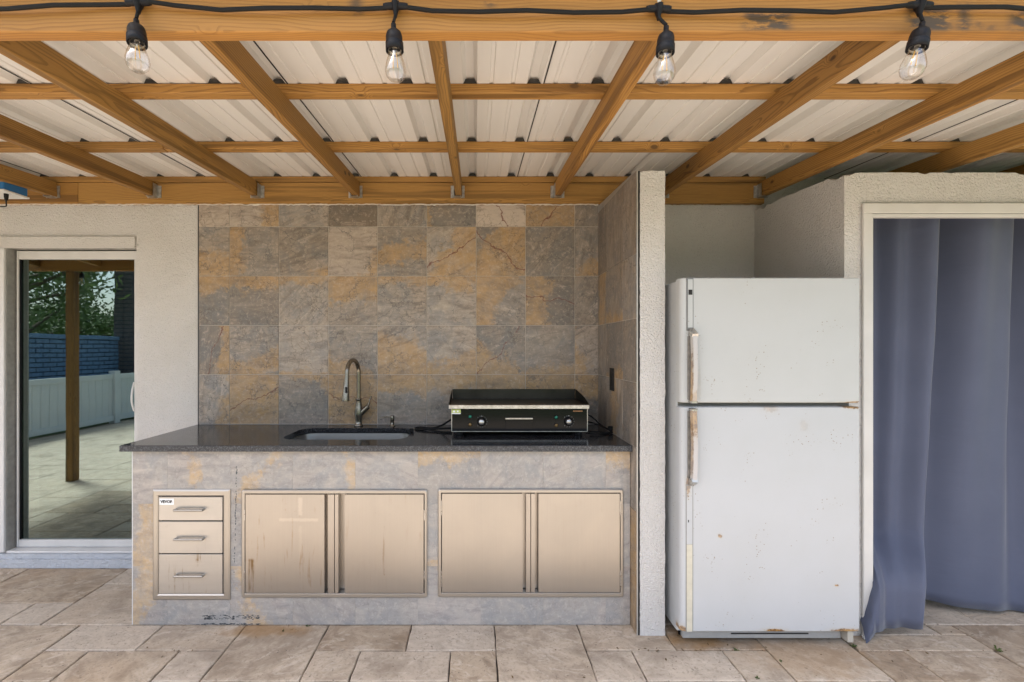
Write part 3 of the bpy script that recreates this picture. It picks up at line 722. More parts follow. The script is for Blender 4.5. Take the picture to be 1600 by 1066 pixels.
# ------------------------------------------------------------------ right wall with door opening
rw = thing('doorway_wall', 'off-white stucco wall with a cased doorway at the right edge of the photo', 'wall')
noisy_block('stucco_panel', STUCCO2, rw, 1.731, 1.835, PF, .004, 0, 2.178, .025, .002, chips(5, .03), SL)
OZ = 2.0; XR = 3.7
noisy_block('stucco_panel', STUCCO2, rw, 1.8352, XR, PF, -.675, OZ, 2.178, .02, .002, chips(11, .045), SL)
noisy_block('stucco_panel', STUCCO2, rw, XR+.001, 4.6, PF, -.675, 0, 2.178, .05, .002, chips(12, .03), SL)
cy0 = PF-.016
ca, cb = 1.809, 1.852
boxo('door_casing', CASING, rw, ca, cb, cy0, PF-.0022, 0, 1.9838, .002)
boxo('door_casing', CASING, rw, ca, XR+.05, cy0, PF-.0022, 1.984, 2.031, .003)
boxo('casing_bead', CASING, rw, cb+.001, cb+.008, cy0+.006, -.690, .0, 1.964, .002)
boxo('casing_bead', CASING, rw, cb+.001, XR+.04, cy0+.004, -.690, 1.9655, 1.982, .002)
boxo('casing_block', WTRIM, rw, 1.80, 1.832, cy0-.014, cy0-.001, 0, .016, .002)
boxo('interior_wall', DARKROOM, rw, 1.84, 1.85, -.54, .004, 0, 2.2)

# ================================================================== patio roof
roof = thing('patio_roof', 'patio cover of orange pine rafters and purlins under an off-white ribbed metal sheet roof', 'roof')
def board(name, p0, p1, wy, hz, mat=WOOD, parent=roof, b=.0025, **k):
    """board from p0 to p1 (centre line), local X along the grain"""
    p0, p1 = Vector(p0), Vector(p1); d = p1-p0; L = d.length
    mb = MB(); mb.box(-L/2, L/2, -wy/2, wy/2, -hz/2, hz/2, b)
    o = mb.build(name, mat, parent, (p0+p1)/2)
    ax = d.normalized(); zax = Vector((0, 0, 1)) if abs(ax.z) < .9 else Vector((0, -1, 0)); yax = zax.cross(ax).normalized(); zax = ax.cross(yax)
    o.rotation_euler = Matrix((ax, yax, zax)).transposed().to_euler(); return o
def hb(d): return .764+.0575*d+CZ          # rafter underside height at distance d
XRR = 4.4
# front beam
bz = CZ+.789
board('front_beam', (XB+.01, 1.1815-DW, bz+.07), (3.8, 1.1815-DW, bz+.07), .037, .14, WOOD_BEAM)
# ledger in two lengths
lz = CZ+.889
board('ledger_board', (XB, -.0205, lz+.064), (PX(121.5, 2.86), -.0205, lz+.064), .038, .128)
board('ledger_board', (PX(122, 2.86), -.0215, lz+.064), (1.765, -.0215, lz+.064), .038, .128)
RX = [-2.588-.615*k for k in (3, 2, 1)]+[-2.588, -1.968, -1.338, -.738, -.113, .497, 1.138, 1.740, 2.360, 2.98, 3.6]
for i, X in enumerate(RX):
    d0, d1 = 1.2045, 2.857
    if X > 1.75: d1 = 2.88
    dx = {4: .0}.get(i, 0)
    board('rafter', (X, d0-DW, hb(d0)+.0445), (X+rnd.uniform(-.008, .008), d1-DW, hb(d1)+.0445), .038, .089)
for (d, xa, xb) in ((1.25, XB, XRR), (1.744, XB, XRR), (2.306, XB, XRR), (2.862, XB, 1.78)):
    joints = {2.306: [-1.545], 1.744: [PX(1512, 1.744)]}.get(d, [])
    xs = [xa]+joints+[xb]
    dc = d+.0255; zc = hb(dc)+.0893+.0185
    for a, b in zip(xs[:-1], xs[1:]):
        o = board('purlin', (a, dc-DW, zc), (b-.003, dc-DW, zc+rnd.uniform(-.001, .001)), .049, .036)
# joist hangers
hm = MB()
t_ = .0016
hm.box(-.022, -.0198, -.045, 0, -.004, .075); hm.box(.0198, .022, -.045, 0, -.004, .075); hm.box(-.022, .022, -.045, 0, -.0065, -.0042)
hm.box(-.042, -.022, -.003, 0, -.004, .07); hm.box(.022, .042, -.003, 0, -.004, .07)
for sx in (-1, 1):
    for zz in (.012, .035, .058):
        hm.lathe([(0, .003), (.003, .002), (.0035, 0)], (sx*.033, -.003, zz), 'Y', 8)
        hm.lathe([(0, .002), (.003, 0)], (sx*.033, -.003, zz+.008), 'Y', 6)
hmesh = hm.mesh('joist_hanger', GALV)
for X in RX:
    if X < 1.8: link('joist_hanger', hmesh, roof, (X, -.0405, hb(2.86)-.0022))
# ribbed sheets: panels 0.957 wide, a rib each 0.239
def sheet_profile(x0, x1):
    pts = []; p = .23925; k0 = math.floor((x0-.2165)/p)-1; x = []
    k = k0
    while .2165+p*k < x1+p:
        c = .2165+p*k
        x += [(c-.027, 0), (c-.014, .027), (c+.014, .027), (c+.027, 0)]
        for q in (p/3, 2*p/3): x += [(c+q-.0085, 0), (c+q-.0055, .0042), (c+q+.0055, .0042), (c+q+.0085, 0)]
        k += 1
    return [(a, h) for a, h in x if x0 <= a <= x1]
seam = .2165+.036-.957*5; SY0, SY1 = 1.02-DW, .02
for i in range(10):
    x0, x1 = seam+.957*i, seam+.957*(i+1)+.004
    pr = sheet_profile(x0, x1); pr = [(x0, pr[0][1])]+pr+[(x1, pr[-1][1])]
    mb = MB(); vs = []; off = .0022*(i % 2)
    for (x, h) in pr:
        for y in (SY0, SY1):
            z = hb(y+DW)+.0893+.0375+h+off; vs.append((x, y, z))
    for (x, h) in pr:
        for y in (SY0, SY1):
            z = hb(y+DW)+.0893+.0375+h+off+.0007; vs.append((x, y, z))
    n = len(pr); fs = []
    for j in range(n-1):
        fs.append((2*j, 2*j+1, 2*j+3, 2*j+2)); q = 2*n
        fs.append((q+2*j, q+2*j+2, q+2*j+3, q+2*j+1))
        fs.append((2*j, 2*j+2, q+2*j+2, q+2*j)); fs.append((2*j+1, q+2*j+1, q+2*j+3, 2*j+3))
    for e in (0, n-1): fs.append((2*e, 2*n+2*e, 2*n+2*e+1, 2*e+1))
    mb.add(vs, fs); sh_o = mb.build('roof_sheet', SHEET, roof, fix=True)
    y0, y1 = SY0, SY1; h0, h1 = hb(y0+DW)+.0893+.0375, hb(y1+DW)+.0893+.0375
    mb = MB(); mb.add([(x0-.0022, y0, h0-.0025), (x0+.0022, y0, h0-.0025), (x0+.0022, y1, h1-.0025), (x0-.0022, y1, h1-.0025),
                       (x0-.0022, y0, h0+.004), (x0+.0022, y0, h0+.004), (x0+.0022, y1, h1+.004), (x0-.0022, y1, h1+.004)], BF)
    mb.build('lap_shadow', BLK, sh_o)  # black strip added as the shadow line along the sheet overlap
# dark plugs standing in for the shade inside each rib where it crosses a purlin
fm = MB(); fm.prism([(-.0262, .0004), (.0262, .0004), (.017, .018), (-.017, .018)], -.004, .004); fmesh = fm.mesh('rib_hollow_shade', HOLLOW_SHADE)
for (d, xa, xb) in ((1.744, -3.6, 3.4), (2.306, -3.6, 3.4), (2.862, -3.6, 1.75)):
    k = math.ceil((xa-.2165)/.23925)
    while .2165+.23925*k < xb:
        link('rib_hollow_shade', fmesh, roof, (.2165+.23925*k, d+.010-DW, hb(d+.010)+.0893+.0372), (R(-3.29*-1)*0+math.atan(.0575), 0, 0)); k += 1
# posts
for (X, Y) in ((-4.13, -1.745), (3.55, -1.745)):
    board('post', (X, Y, 0), (X, Y, bz-.001), .078, .078)

# ================================================================== counter
ctr = thing('kitchen_counter', 'stone tiled outdoor kitchen counter with a black speckled granite top', 'counter')
CF = 2.285-DW; CXL = PX(207.5, 2.285); CXR = .7530
boxo('base', GROUT2, ctr, CXL+.004, CXR-.001, CF+.062, -.010, 0, .62)
boxo('base', GROUT2, ctr, CXL+.004, -1.09, CF+.062, -.010, .6202, .853)
boxo('base', GROUT2, ctr, -.30, CXR-.001, CF+.062, -.010, .6202, .853)
boxo('base', GROUT2, ctr, -1.0898, -.3002, -.10, -.010, .6202, .853)
def FS(x): return PX(x, 2.276)
def FZ(y): return PZ(y, 2.276)
HOLES = [(FS(380), FS(665), FZ(931), FZ(769)), (FS(687), FS(972), FZ(930), FZ(768)), (FS(241), FS(356), FZ(935), FZ(769))]
gb = MB()
xs_ = sorted([CXL+.004, CXR-.001]+[h[0] for h in HOLES]+[h[1] for h in HOLES]); zs_ = sorted({0, .853, *[h[2] for h in HOLES], *[h[3] for h in HOLES]})
for a, b in zip(xs_[:-1], xs_[1:]):
    hh = [h for h in HOLES if h[0] <= (a+b)/2 <= h[1]]
    for z0, z1 in ([(0, .853)] if not hh else [(0, hh[0][2]), (hh[0][3], .853)]): gb.box(a, b, CF+.0078, CF+.0615, z0, z1)
gb.build('grout_bed', GROUT2, ctr)
def cut_tile(mat, parent, x0, x1, z0, z1, yc, props):
    rects = [(x0, x1, z0, z1)]
    for h in HOLES:
        out = []
        for (a, b, c, d) in rects:
            if h[0] >= b or h[1] <= a or h[2] >= d or h[3] <= c: out.append((a, b, c, d)); continue
            if c < h[2]: out.append((a, b, c, h[2]))
            if d > h[3]: out.append((a, b, h[3], d))
            c2, d2 = max(c, h[2]), min(d, h[3])
            if a < h[0]: out.append((a, h[0], c2, d2))
            if b > h[1]: out.append((h[1], b, c2, d2))
        rects = out
    if not rects: return
    cx_, cz_ = (x0+x1)/2, (z0+z1)/2; mb = MB()
    for (a, b, c, d) in rects:
        if b-a > .0005 and d-c > .0005: mb.box(a-cx_, b-cx_, -.004, .0035, c-cz_, d-cz_, 0)
    if not mb.v: return
    o = mb.build('tile', mat, parent, (cx_, yc, cz_))
    for k, v in props.items(): o[k] = v
HZ = [0.0, .286, .5915, .853]; HX = [CXL, PX(261.7, 2.285)]+[PX(261.7, 2.285)+.3063*i for i in range(1, 8)]+[CXR]
low = {(0, 0): tp(-20, -.12, .16), (1, 0): tp(-10, .0, .22), (0, 1): tp(), (1, 1): tp(tone=.2), (2, 0): tp(tone=.8), (2, 1): tp(0, -.1, .04, .5), (2, 2): tp(-40, -.05, .05, .3),
       (2, 3): tp(8, .42, .04, .8), (2, 5): tp(95, .36, .09, .1), (2, 8): tp(90, .34, .12, .2), (0, 2): tp(20, -.2, .08), (0, 4): tp(), (1, 4): tp(tone=-.1), (1, 5): tp(-90, .5, .1), (0, 5): tp(90, .55, .05)}
for b in range(3):
    for a in range(9):
        x0, x1 = HX[a], HX[a+1]; z0, z1 = HZ[b], HZ[b+1]
        cut_tile(TILE_LOW, ctr, x0+.0003, x1-.0003, z0+.0003, z1-.0003, CF+.0040+rnd.uniform(-.0001, .0001),
             {**low.get((b, a), tp(bed=rnd.uniform(-30, 60))), 'tone': rnd.uniform(-.1, .25)})
boxo('tile_edge_trim', WTRIM, ctr, CXL-.0045, CXL-.0006, CF+.0005, CF+.006, 0, .852)
sy_ = [CF+.0075, -.305, -.012]
for a in range(2):
    for b in range(3):
        y0, y1 = sy_[a], sy_[a+1]; z0, z1 = HZ[b], HZ[b+1]
        tile('tile', TILE_LOW, ctr, y1-y0-.002, z1-z0-.002, (CXL+.0005, (y0+y1)/2, (z0+z1)/2), (0, 0, R(-90)))
# dark glue smears low on the front and drip line
def smear_mat():
    m = Mat('dark_adhesive'); m.set(Base_Color=(.10, .105, .11), Roughness=.8); return m.m
SMEAR = smear_mat()
mb = MB()
for i in range(150):
    x = PX(rnd.choice([rnd.uniform(318, 336), rnd.uniform(342, 406), rnd.uniform(342, 406), rnd.uniform(305, 400)]), 2.285); z = PZ(rnd.choice([rnd.uniform(961, 968), rnd.uniform(961, 968), rnd.uniform(974, 976)]), 2.285)
    w_, h_ = rnd.uniform(.002, .008), rnd.uniform(.001, .003)
    k = [(x+w_*math.cos(a)*rnd.uniform(.6, 1.3), z+h_*math.sin(a)*rnd.uniform(.6, 1.3)) for a in [i_*math.pi/4 for i_ in range(8)]]
    mb.prism(k, CF-.0008, CF+.001)
for i in range(42):
    zz = PZ(722+i*4.2, 2.285); x = PX(370-(i/42)*4, 2.285)+rnd.uniform(-.002, .002)
    if rnd.random() < .75:
        w_, h_ = rnd.uniform(.0015, .004), rnd.uniform(.003, .009)
        mb.prism([(x+w_*math.cos(a)*rnd.uniform(.6, 1.3), zz+h_*math.sin(a)) for a in [i_*math.pi/3 for i_ in range(6)]], CF-.0006, CF+.001)
sm_ = mb.build('adhesive_smears', SMEAR, ctr); sm_['kind'] = 'stuff'

# countertop with sink opening
TF, TB = 2.255-DW, -.0085; TL, TR = -1.7225, .7545; TT, TH = .882, .029
SKX0, SKX1, SKY0, SKY1 = -1.020, -.365, 2.406-DW, 2.757-DW
scx, scy, sw, sh = (SKX0+SKX1)/2, (SKY0+SKY1)/2, SKX1-SKX0, SKY1-SKY0
inner = rrect(scx, scy, sw, sh, .09, 10)
def outer_pt(p):
    dx, dy = p[0]-scx, p[1]-scy; ts = []
    if dx > 1e-9: ts.append((TR-scx)/dx)
    if dx < -1e-9: ts.append((TL-scx)/dx)
    if dy > 1e-9: ts.append((TB-scy)/dy)
    if dy < -1e-9: ts.append((TF-scy)/dy)
    t = min(ts); return (scx+dx*t, scy+dy*t)
outer = [outer_pt(p) for p in inner]
for cx_, cy_ in ((TR, TB), (TL, TB), (TL, TF), (TR, TF)):
    k = min(range(len(outer)), key=lambda i: (outer[i][0]-cx_)**2+(outer[i][1]-cy_)**2); outer[k] = (cx_, cy_)
mb = MB(); n = len(inner); bb = .003
rings = [[(x, y, TT-TH) for x, y in inner], [(x, y, TT-.002) for x, y in inner], [(x+(scx-x)*-.006, y+(scy-y)*-.008, TT) for x, y in inner]]
def ins(p, d): return (min(max(p[0], TL+d), TR-d), min(max(p[1], TF+d), TB-d))
rings += [[(*ins(p, bb), TT) for p in outer], [(p[0], p[1], TT-bb) for p in outer], [(p[0], p[1], TT-TH) for p in outer]]
vs = [v for r_ in rings for v in r_]; q = len(rings)
for a in range(q):
    b = (a+1) % q
    mi = 1 if a in (3, 4) else 0
    mb.add([*rings[a], *rings[b]], [(i, (i+1) % n, (i+1) % n+n, i+n) for i in range(n)], False, mi)
ct = mb.build('countertop', [GRANITE, GR_EDGE], ctr, fix=True)

# sink
sk = thing('sink', 'stainless steel undermount sink set into the black granite counter', 'sink', (scx, scy, TT-TH-.2))
mb = MB(); prev = None; rg = []
for (gw, z, r_) in ((.02, .198, .095), (-.004, .198, .088), (-.010, .15, .085), (-.02, .03, .08), (-.045, .008, .07), (-.12, .002, .06)):
    rg.append([(x, y, z) for x, y in rrect(0, 0, sw+gw*2, sh+gw*2, max(.02, r_), 8)])
for a in range(len(rg)-1):
    n = len(rg[a]); mb.add([*rg[a], *rg[a+1]], [(i, i+n, (i+1) % n+n, (i+1) % n) for i in range(n)], True)
mb.add(rg[-1], [tuple(range(len(rg[-1])))]); mb.build('bowl', SINKST, sk)
mb = MB(); mb.lathe([(.0, .0035), (.03, .0035), (.045, .006), (.052, .004)], (0, .03, 0)); mb.build('drain', CHROME, sk)

# faucet
fx, fy = PX(560.4, 2.83), 2.83-DW
fa = thing('faucet', 'brushed nickel gooseneck pull-down faucet behind the sink', 'faucet', (fx, fy, TT))
mb = MB(); mb.lathe([(.0, 0), (.027, 0), (.027, .006), (.021, .012), (.0195, .03), (.024, .06), (.0255, .085), (.021, .115), (.0165, .145), (.0165, .158), (.018, .160), (.018, .168), (.0135, .170)], n=24); mb.build('body', NICKEL, fa)
dirx, diry = -.20, -.98
arc = []
for i in range(0, 25):
    a = math.pi*i/24; rr_ = .075
    c = rr_*(1-math.cos(a)); arc.append(Vector((dirx*c, diry*c, .325+rr_*math.sin(a))))
neck = [Vector((0, 0, .165)), Vector((0, 0, .22)), Vector((0, 0, .28))]+arc+[Vector((dirx*.153, diry*.153, .30))]
mb = MB(); mb.tube(neck, .0125, 16); mb.build('neck', NICKEL, fa)
hp = [Vector((dirx*.153, diry*.153, .302)), Vector((dirx*.155, diry*.155, .275)), Vector((dirx*.160, diry*.160, .23)), Vector((dirx*.168, diry*.168, .175)), Vector((dirx*.169, diry*.169, .168))]
mb = MB(); mb.tube(hp, [.0135, .0145, .017, .0215, .0205], 20); sh_ = mb.build('spray_head', NICKEL, fa)
mb = MB(); hp2 = hp[2]; mb.box(hp2.x-.004+.003, hp2.x+.008+.003, hp2.y-.0215, hp2.y-.012, .215, .25, .002); mb.build('spray_button', BLACKP, sh_)
mb = MB(); mb.tube([Vector((.008, 0, .07)), Vector((.03, 0, .092)), Vector((.058, -.002, .118))], [.017, .0165, .0155], 16); hd = mb.build('handle', NICKEL, fa)
mb = MB(); mb.tube([Vector((.054, 0, .112)), Vector((.062, 0, .135)), Vector((.071, 0, .165)), Vector((.078, 0, .182))], [.011, .009, .0085, .006], 12, flat=.6); mb.build('lever', NICKEL, hd)
# soap dispenser
so = thing('soap_dispenser', 'small brushed nickel soap dispenser pump to the right of the faucet', 'soap dispenser', (PX(612.9, 2.82), 2.82-DW, TT))
mb = MB(); mb.lathe([(0, 0), (.019, 0), (.019, .004), (.0115, .008), (.0115, .030), (.0125, .032), (.0125, .060), (.011, .064), (0, .064)], n=18); mb.build('pump', NICKEL, so)
mb = MB(); mb.tube(smooth_path([(-.008, 0, .052), (-.03, -.005, .056), (-.055, -.01, .054), (-.072, -.014, .046)], 4), [.0045]*13, 8); mb.build('nozzle', NICKEL, so)

# drawer cabinet
FY = CF-.009
dc_ = thing('drawer_cabinet', 'stainless three-drawer cabinet set in the left end of the counter front', 'drawers', (0, 0, 0))
def S_(x): return PX(x, 2.285+(FY-CF))
def Z_(y): return PZ(y, 2.285+(FY-CF))
fx0, fx1, fz0, fz1 = S_(238), S_(359), Z_(938), Z_(765.5)
ix0, ix1, iz0, iz1 = S_(246.8), S_(348.2), Z_(929), Z_(776)
def mitre_frame(parent, fx0, fx1, fz0, fz1, ix0, ix1, iz0, iz1, yf, yb, mat, raise_=.004):
    O = [(fx0, fz0), (fx1, fz0), (fx1, fz1), (fx0, fz1)]; I = [(ix0, iz0), (ix1, iz0), (ix1, iz1), (ix0, iz1)]
    for a in range(4):
        b = (a+1) % 4; m_ = MB()
        def lerp(p, q, t): return (p[0]+(q[0]-p[0])*t, p[1]+(q[1]-p[1])*t)
        prof = [(0, yb), (0, yf+raise_), (.22, yf), (.8, yf), (1, yf+raise_), (1, yb+.02)]
        A = [(*lerp(O[a], I[a], t), y) for t, y in prof]; B = [(*lerp(O[b], I[b], t), y) for t, y in prof]
        vs = [(p[0], p[2], p[1]) for p in A]+[(p[0], p[2], p[1]) for p in B]; k = len(prof)
        m_.add(vs, [(i, i+k, i+1+k, i+1) for i in range(k-1)]); m_.build('frame_rail' if a % 2 == 0 else 'frame_stile', mat, parent, fix=False)
mitre_frame(dc_, fx0, fx1, fz0, fz1, ix0, ix1, iz0, iz1, FY, CF+.001, STEEL_FR)
boxo('carcass', BLK, dc_, ix0, ix1, CF+.020, CF+.0215, iz0, iz1)
for i, (ya, yb_) in enumerate(((777, 813.6), (815.4, 865), (866.6, 928.3))):
    z1, z0 = Z_(ya), Z_(yb_)
    mb = MB(); mb.box(ix0+.003, ix1-.003, FY+.001, CF, z0, z1, .0015)
    dr = mb.build('drawer', STEEL_DR, dc_); dr['stain'] = (.1, .3, 1.6)[i]
    hz = Z_((796, 841.5, 898.5)[i]); xa, xb = S_(276), S_(318.5)
    mb = MB(); mb.tube(smooth_path([(xa, FY+.002, hz), (xa, FY-.014, hz+.001), (xa+.010, FY-.019, hz+.001), (xb-.010, FY-.019, hz+.001), (xb, FY-.014, hz+.001), (xb, FY+.002, hz)], 5), .0056, 10)
    mb.build('handle', STEEL_FR, dr)
    if i == 0:
        boxo('brand_sticker', STICKER, dr, S_(249), S_(271.5), FY+.0002, FY+.0009, Z_(789), Z_(779.2))
        text_obj('brand_lettering', 'VEVOR', .0185, INK, dr, (S_(260.2), FY-.0004, Z_(784.2)), bold=.0007)
# double access doors
def door_unit(label, fx0, fx1, fz0, fz1, ix0, ix1, iz0, iz1, g0, g1, mid, g2, g3, hinge, stain):
    u = thing('access_door_cabinet', label, 'cabinet doors', (0, 0, 0), 'stainless double access doors in the counter front')
    # rounded outer frame as one mitred ring
    m_ = MB(); o = rrect((fx0+fx1)/2, (fz0+fz1)/2, fx1-fx0, fz1-fz0, .010, 4); nn = len(o)
    o2 = rrect((fx0+fx1)/2, (fz0+fz1)/2, fx1-fx0-.008, fz1-fz0-.008, .008, 4)
    i2 = rrect((ix0+ix1)/2, (iz0+iz1)/2, ix1-ix0+.004, iz1-iz0+.004, .002, 4); i1 = rrect((ix0+ix1)/2, (iz0+iz1)/2, ix1-ix0, iz1-iz0, .001, 4)
    rg = [[(x, CF+.001, z) for x, z in o], [(x, FY+.003, z) for x, z in o], [(x, FY, z) for x, z in o2], [(x, FY, z) for x, z in i2], [(x, FY+.002, z) for x, z in i1], [(x, CF+.03, z) for x, z in i1]]
    for a in range(5): m_.add([*rg[a], *rg[a+1]], [(i, i+nn, (i+1) % nn+nn, (i+1) % nn) for i in range(nn)])
    m_.build('frame', STEEL_FR, u, fix=True)
    boxo('carcass', BLK, u, ix0, ix1, CF+.045, CF+.0465, iz0, iz1)
    gp = .0036
    for side in (0, 1):
        m_ = MB(); yb_ = CF+.015; yf = FY+.0005; dp = CF+.030
        if side == 0: xs = [(ix0+gp, yf), (g0, yf), (g0+.0005, dp), (g1-.0005, dp), (g1, yf), (mid-gp/2, yf)]
        else: xs = [(mid+gp/2, yf), (g2, yf), (g2+.0005, dp), (g3-.0025, dp), (g3, yf), (ix1-gp, yf)]
        z0, z1 = iz0+gp, iz1-gp
        vs = [(x, y, z0) for x, y in xs]+[(x, y, z1) for x, y in xs]; k = len(xs)
        m_.add(vs, [(i, i+1, i+1+k, i+k) for i in range(k-1)])
        m_.add([(xs[0][0], yf, z0), (xs[0][0], yf, z1), (xs[0][0], yb_, z1), (xs[0][0], yb_, z0)], [(0, 1, 2, 3)])
        m_.add([(xs[-1][0], yf, z0), (xs[-1][0], yf, z1), (xs[-1][0], yb_, z1), (xs[-1][0], yb_, z0)], [(3, 2, 1, 0)])
        dd = m_.build('door', STEEL, u); dd['stain'] = (stain[side])
        hx = ix0-.0005 if side == 0 else ix1+.0005
        for (za, zb_) in hinge:
            m_ = MB(); m_.tube([(hx, FY-.001, Z_(za)), (hx, FY-.001, Z_((za+zb_)/2)), (hx, FY-.001, Z_(zb_))], .0032, 8); m_.build('hinge', CHROME, dd)
# the doors' hidden groove depth is real: carve room behind by standing the panels proud of the tiles
_FY = FY; FY = CF-.013
door_unit('left pair of stainless doors with water stains, under the sink', S_(377), S_(667.5), Z_(934.2), Z_(766), S_(382.4), S_(663), Z_(928), Z_(771.8),
          S_(506.8), S_(512.3), S_(522.6), S_(528.6), S_(538.6), ((797, 813), (892, 905)), (1.0, .35))
door_unit('right pair of clean stainless doors, nearer the partition wall', S_(684.3), S_(974.3), Z_(933.6), Z_(765), S_(689.5), S_(969.6), Z_(926.8), Z_(770.5),
          S_(816.8), S_(822), S_(829.3), S_(836), S_(841.5), ((782, 805), (892, 917)), (.08, .12))
FY = _FY

# ================================================================== griddle
gd = 2.50; gyf = gd-DW
gr_ = thing('griddle', 'black electric countertop griddle with two chrome knobs and a steel front lip', 'griddle', (PX(811, gd), gyf, TT))
g0x = PX(811, gd)
def GXl(x, d=gd): return PX(x, d)-g0x
def GZl(y, d=gd): return PZ(y, d)-TT
bx0, bx1 = GXl(705.5), GXl(918); gbk = .335
bzt, bz0 = GZl(639.5), GZl(674.5)
mb = MB(); mb.box(bx0, bx1, 0.0, gbk, bz0, bzt, .002); mb.build('body', BLACKG, gr_)
m_ = MB()
for (a, b, c, d) in ((bx0-.0008, bx0+.0025, bz0, bzt), (bx1-.0025, bx1+.0008, bz0, bzt), (bx0, bx1, bz0-.0005, bz0+.002)): m_.box(a, b, -.0008, .002, c, d)
m_.build('edge_trim', ALU, gr_)
lx0, lx1, lz1, lz0 = GXl(701.3), GXl(920.3), GZl(632.6), GZl(638.9)
mb = MB(); mb.box(lx0, lx1, -.012, -.004, lz0, lz1, .002); mb.build('plate_lip', ALU, gr_)
mb = MB(); mb.box(lx0+.002, lx1-.002, -.004, gbk, lz1-.012, lz1-.003, .001); mb.build('cooking_plate', PLATE, gr_)
sh2 = .055
mb = MB(); mb.box(lx0+.004, lx1-.004, gbk+.0005, gbk+.003, lz1-.012, lz1+sh2); mb.build('splash_guard', SPLASH, gr_)
for X in (lx0, lx1-.002):
    m_ = MB(); prof = [(-.004, lz1-.004), (gbk, lz1-.004), (gbk, lz1+sh2), (gbk-.02, lz1+sh2), (.105, lz1+.031), (-.004, lz1+.004)]
    k = len(prof); vs = [(X, y, z) for y, z in prof]+[(X+.002, y, z) for y, z in prof]
    m_.add(vs, [tuple(range(k))[::-1], tuple(range(k, 2*k))]+[(i, (i+1) % k, (i+1) % k+k, i+k) for i in range(k)]); m_.build('side_splash', SPLASH, gr_, fix=True)
for (kx, ky) in ((752.3, 659), (888, 658.6)):
    cx_, cz_ = GXl(kx), GZl(ky)
    m_ = MB(); m_.lathe([(.0235, 0), (.0235, .004), (.019, .012), (.017, .014), (0, .014)], (cx_, -.0005, cz_), 'Y', 24); kb = m_.build('knob', BLACKP, gr_)
    m_ = MB(); m_.lathe([(.0155, .0), (.0155, .010), (.0135, .013), (0, .013)], (cx_, -.0145, cz_), 'Y', 24); m_.build('knob_cap', CHROME, kb)
    m_ = MB()
    for i in range(11):
        a = R(130-i*26+0); r1 = .030
        m_.box(cx_+r1*math.cos(a)-.0009, cx_+r1*math.cos(a)+.0009, -.0012, -.0004, cz_+r1*math.sin(a)-.0018, cz_+r1*math.sin(a)+.0018)
    m_.box(cx_-.0008, cx_+.0008, -.0012, -.0004, cz_+.026, cz_+.034); m_.build('dial_marks', INKG, gr_)
for (lx, ly, mt) in ((734.5, 651, GREEN), (734.5, 663.5, AMBER), (869, 652, GREEN), (869, 664.6, AMBER)):
    m_ = MB(); m_.lathe([(.0105, 0), (.0105, .003), (.0085, .004)], (GXl(lx), -.0005, GZl(ly)), 'Y', 16); il = m_.build('indicator_light', BLACKP, gr_)
    m_ = MB(); m_.lathe([(.0085, 0), (.0075, .003), (.004, .005), (0, .0055)], (GXl(lx), -.0045, GZl(ly)), 'Y', 16); m_.build('lens', mt, il)
m_ = MB(); m_.box(GXl(789.5), GXl(832.5), -.004, -.0005, GZl(673), GZl(652), .001); tr_ = m_.build('drip_tray', BLACKG, gr_)
m_ = MB(); m_.box(GXl(789.3), GXl(832), -.020, -.0045, GZl(654.6), GZl(652.4), .0008); m_.build('tray_handle', ALU, tr_)
m_ = MB(); m_.box(GXl(705.8), GXl(720), -.0015, -.0003, GZl(647), GZl(639.8)); st_ = m_.build('warning_sticker', YGREEN, gr_)
m_ = MB(); m_.box(GXl(706), GXl(719.8), -.0020, -.0016, GZl(647), GZl(645.4))
m_.box(GXl(708), GXl(711), -.0020, -.0016, GZl(644.5), GZl(641.5)); m_.box(GXl(714), GXl(716.5), -.0020, -.0016, GZl(644), GZl(641.5)); m_.build('sticker_print', STICKER, st_)
m_ = MB(); x = GXl(895.5)
for i in range(9):
    w_ = rnd.uniform(.0035, .0052); m_.box(x, x+w_, -.0012, -.0004, GZl(643.3), GZl(641.6)); x += w_+.0013
m_.build('small_print', INKO, gr_)
for sx in (bx0+.04, bx1-.04):
    for yy in (.035, gbk-.04):
        m_ = MB(); m_.lathe([(0, 0), (.016, 0), (.0185, .004), (.0165, bz0), (0, bz0)], (sx, yy, 0), 'Z', 14); m_.build('foot', RUBBER, gr_)
def cord(pts, r=.0042): 
    m_ = MB(); m_.tube(smooth_path([Vector(p)-gr_.location for p in pts], 8), r, 8); return m_.build('power_cord', RUBBER, gr_)
zc = TT+.006
def C(x, d, z=zc): return (PX(x, d), d-DW, z)
cord([C(716, 2.62, TT+.08), C(703, 2.66, TT+.06), C(690, 2.70, TT+.025), C(675, 2.72), C(655, 2.74), C(649, 2.71), C(655, 2.67), C(680, 2.66, TT+.012), C(706, 2.67, TT+.014)], .006)
cord([C(652, 2.72), C(668, 2.66), C(690, 2.60), C(706, 2.585)])
cord([C(912, 2.75, TT+.09), C(925, 2.72, TT+.07), C(940, 2.66, TT+.03), C(955, 2.60, TT+.012), C(949, 2.57), C(935, 2.60), C(915, 2.62)])
cord([C(915, 2.7, TT+.05), C(935, 2.66, TT+.035), C(952, 2.60, TT+.014), C(957, 2.58), C(945, 2.54), C(922, 2.53)])
m_ = MB(); m_.box(-.012, .012, -.009, .009, 0, .02, .003); o = m_.build('plug', RUBBER, gr_, Vector(C(643, 2.62, TT+.0005))-gr_.location)
m_ = MB(); m_.box(-.014, .014, -.010, .010, 0, .024, .003); o = m_.build('plug', RUBBER, gr_, Vector(C(954, 2.59, TT+.014))-gr_.location)

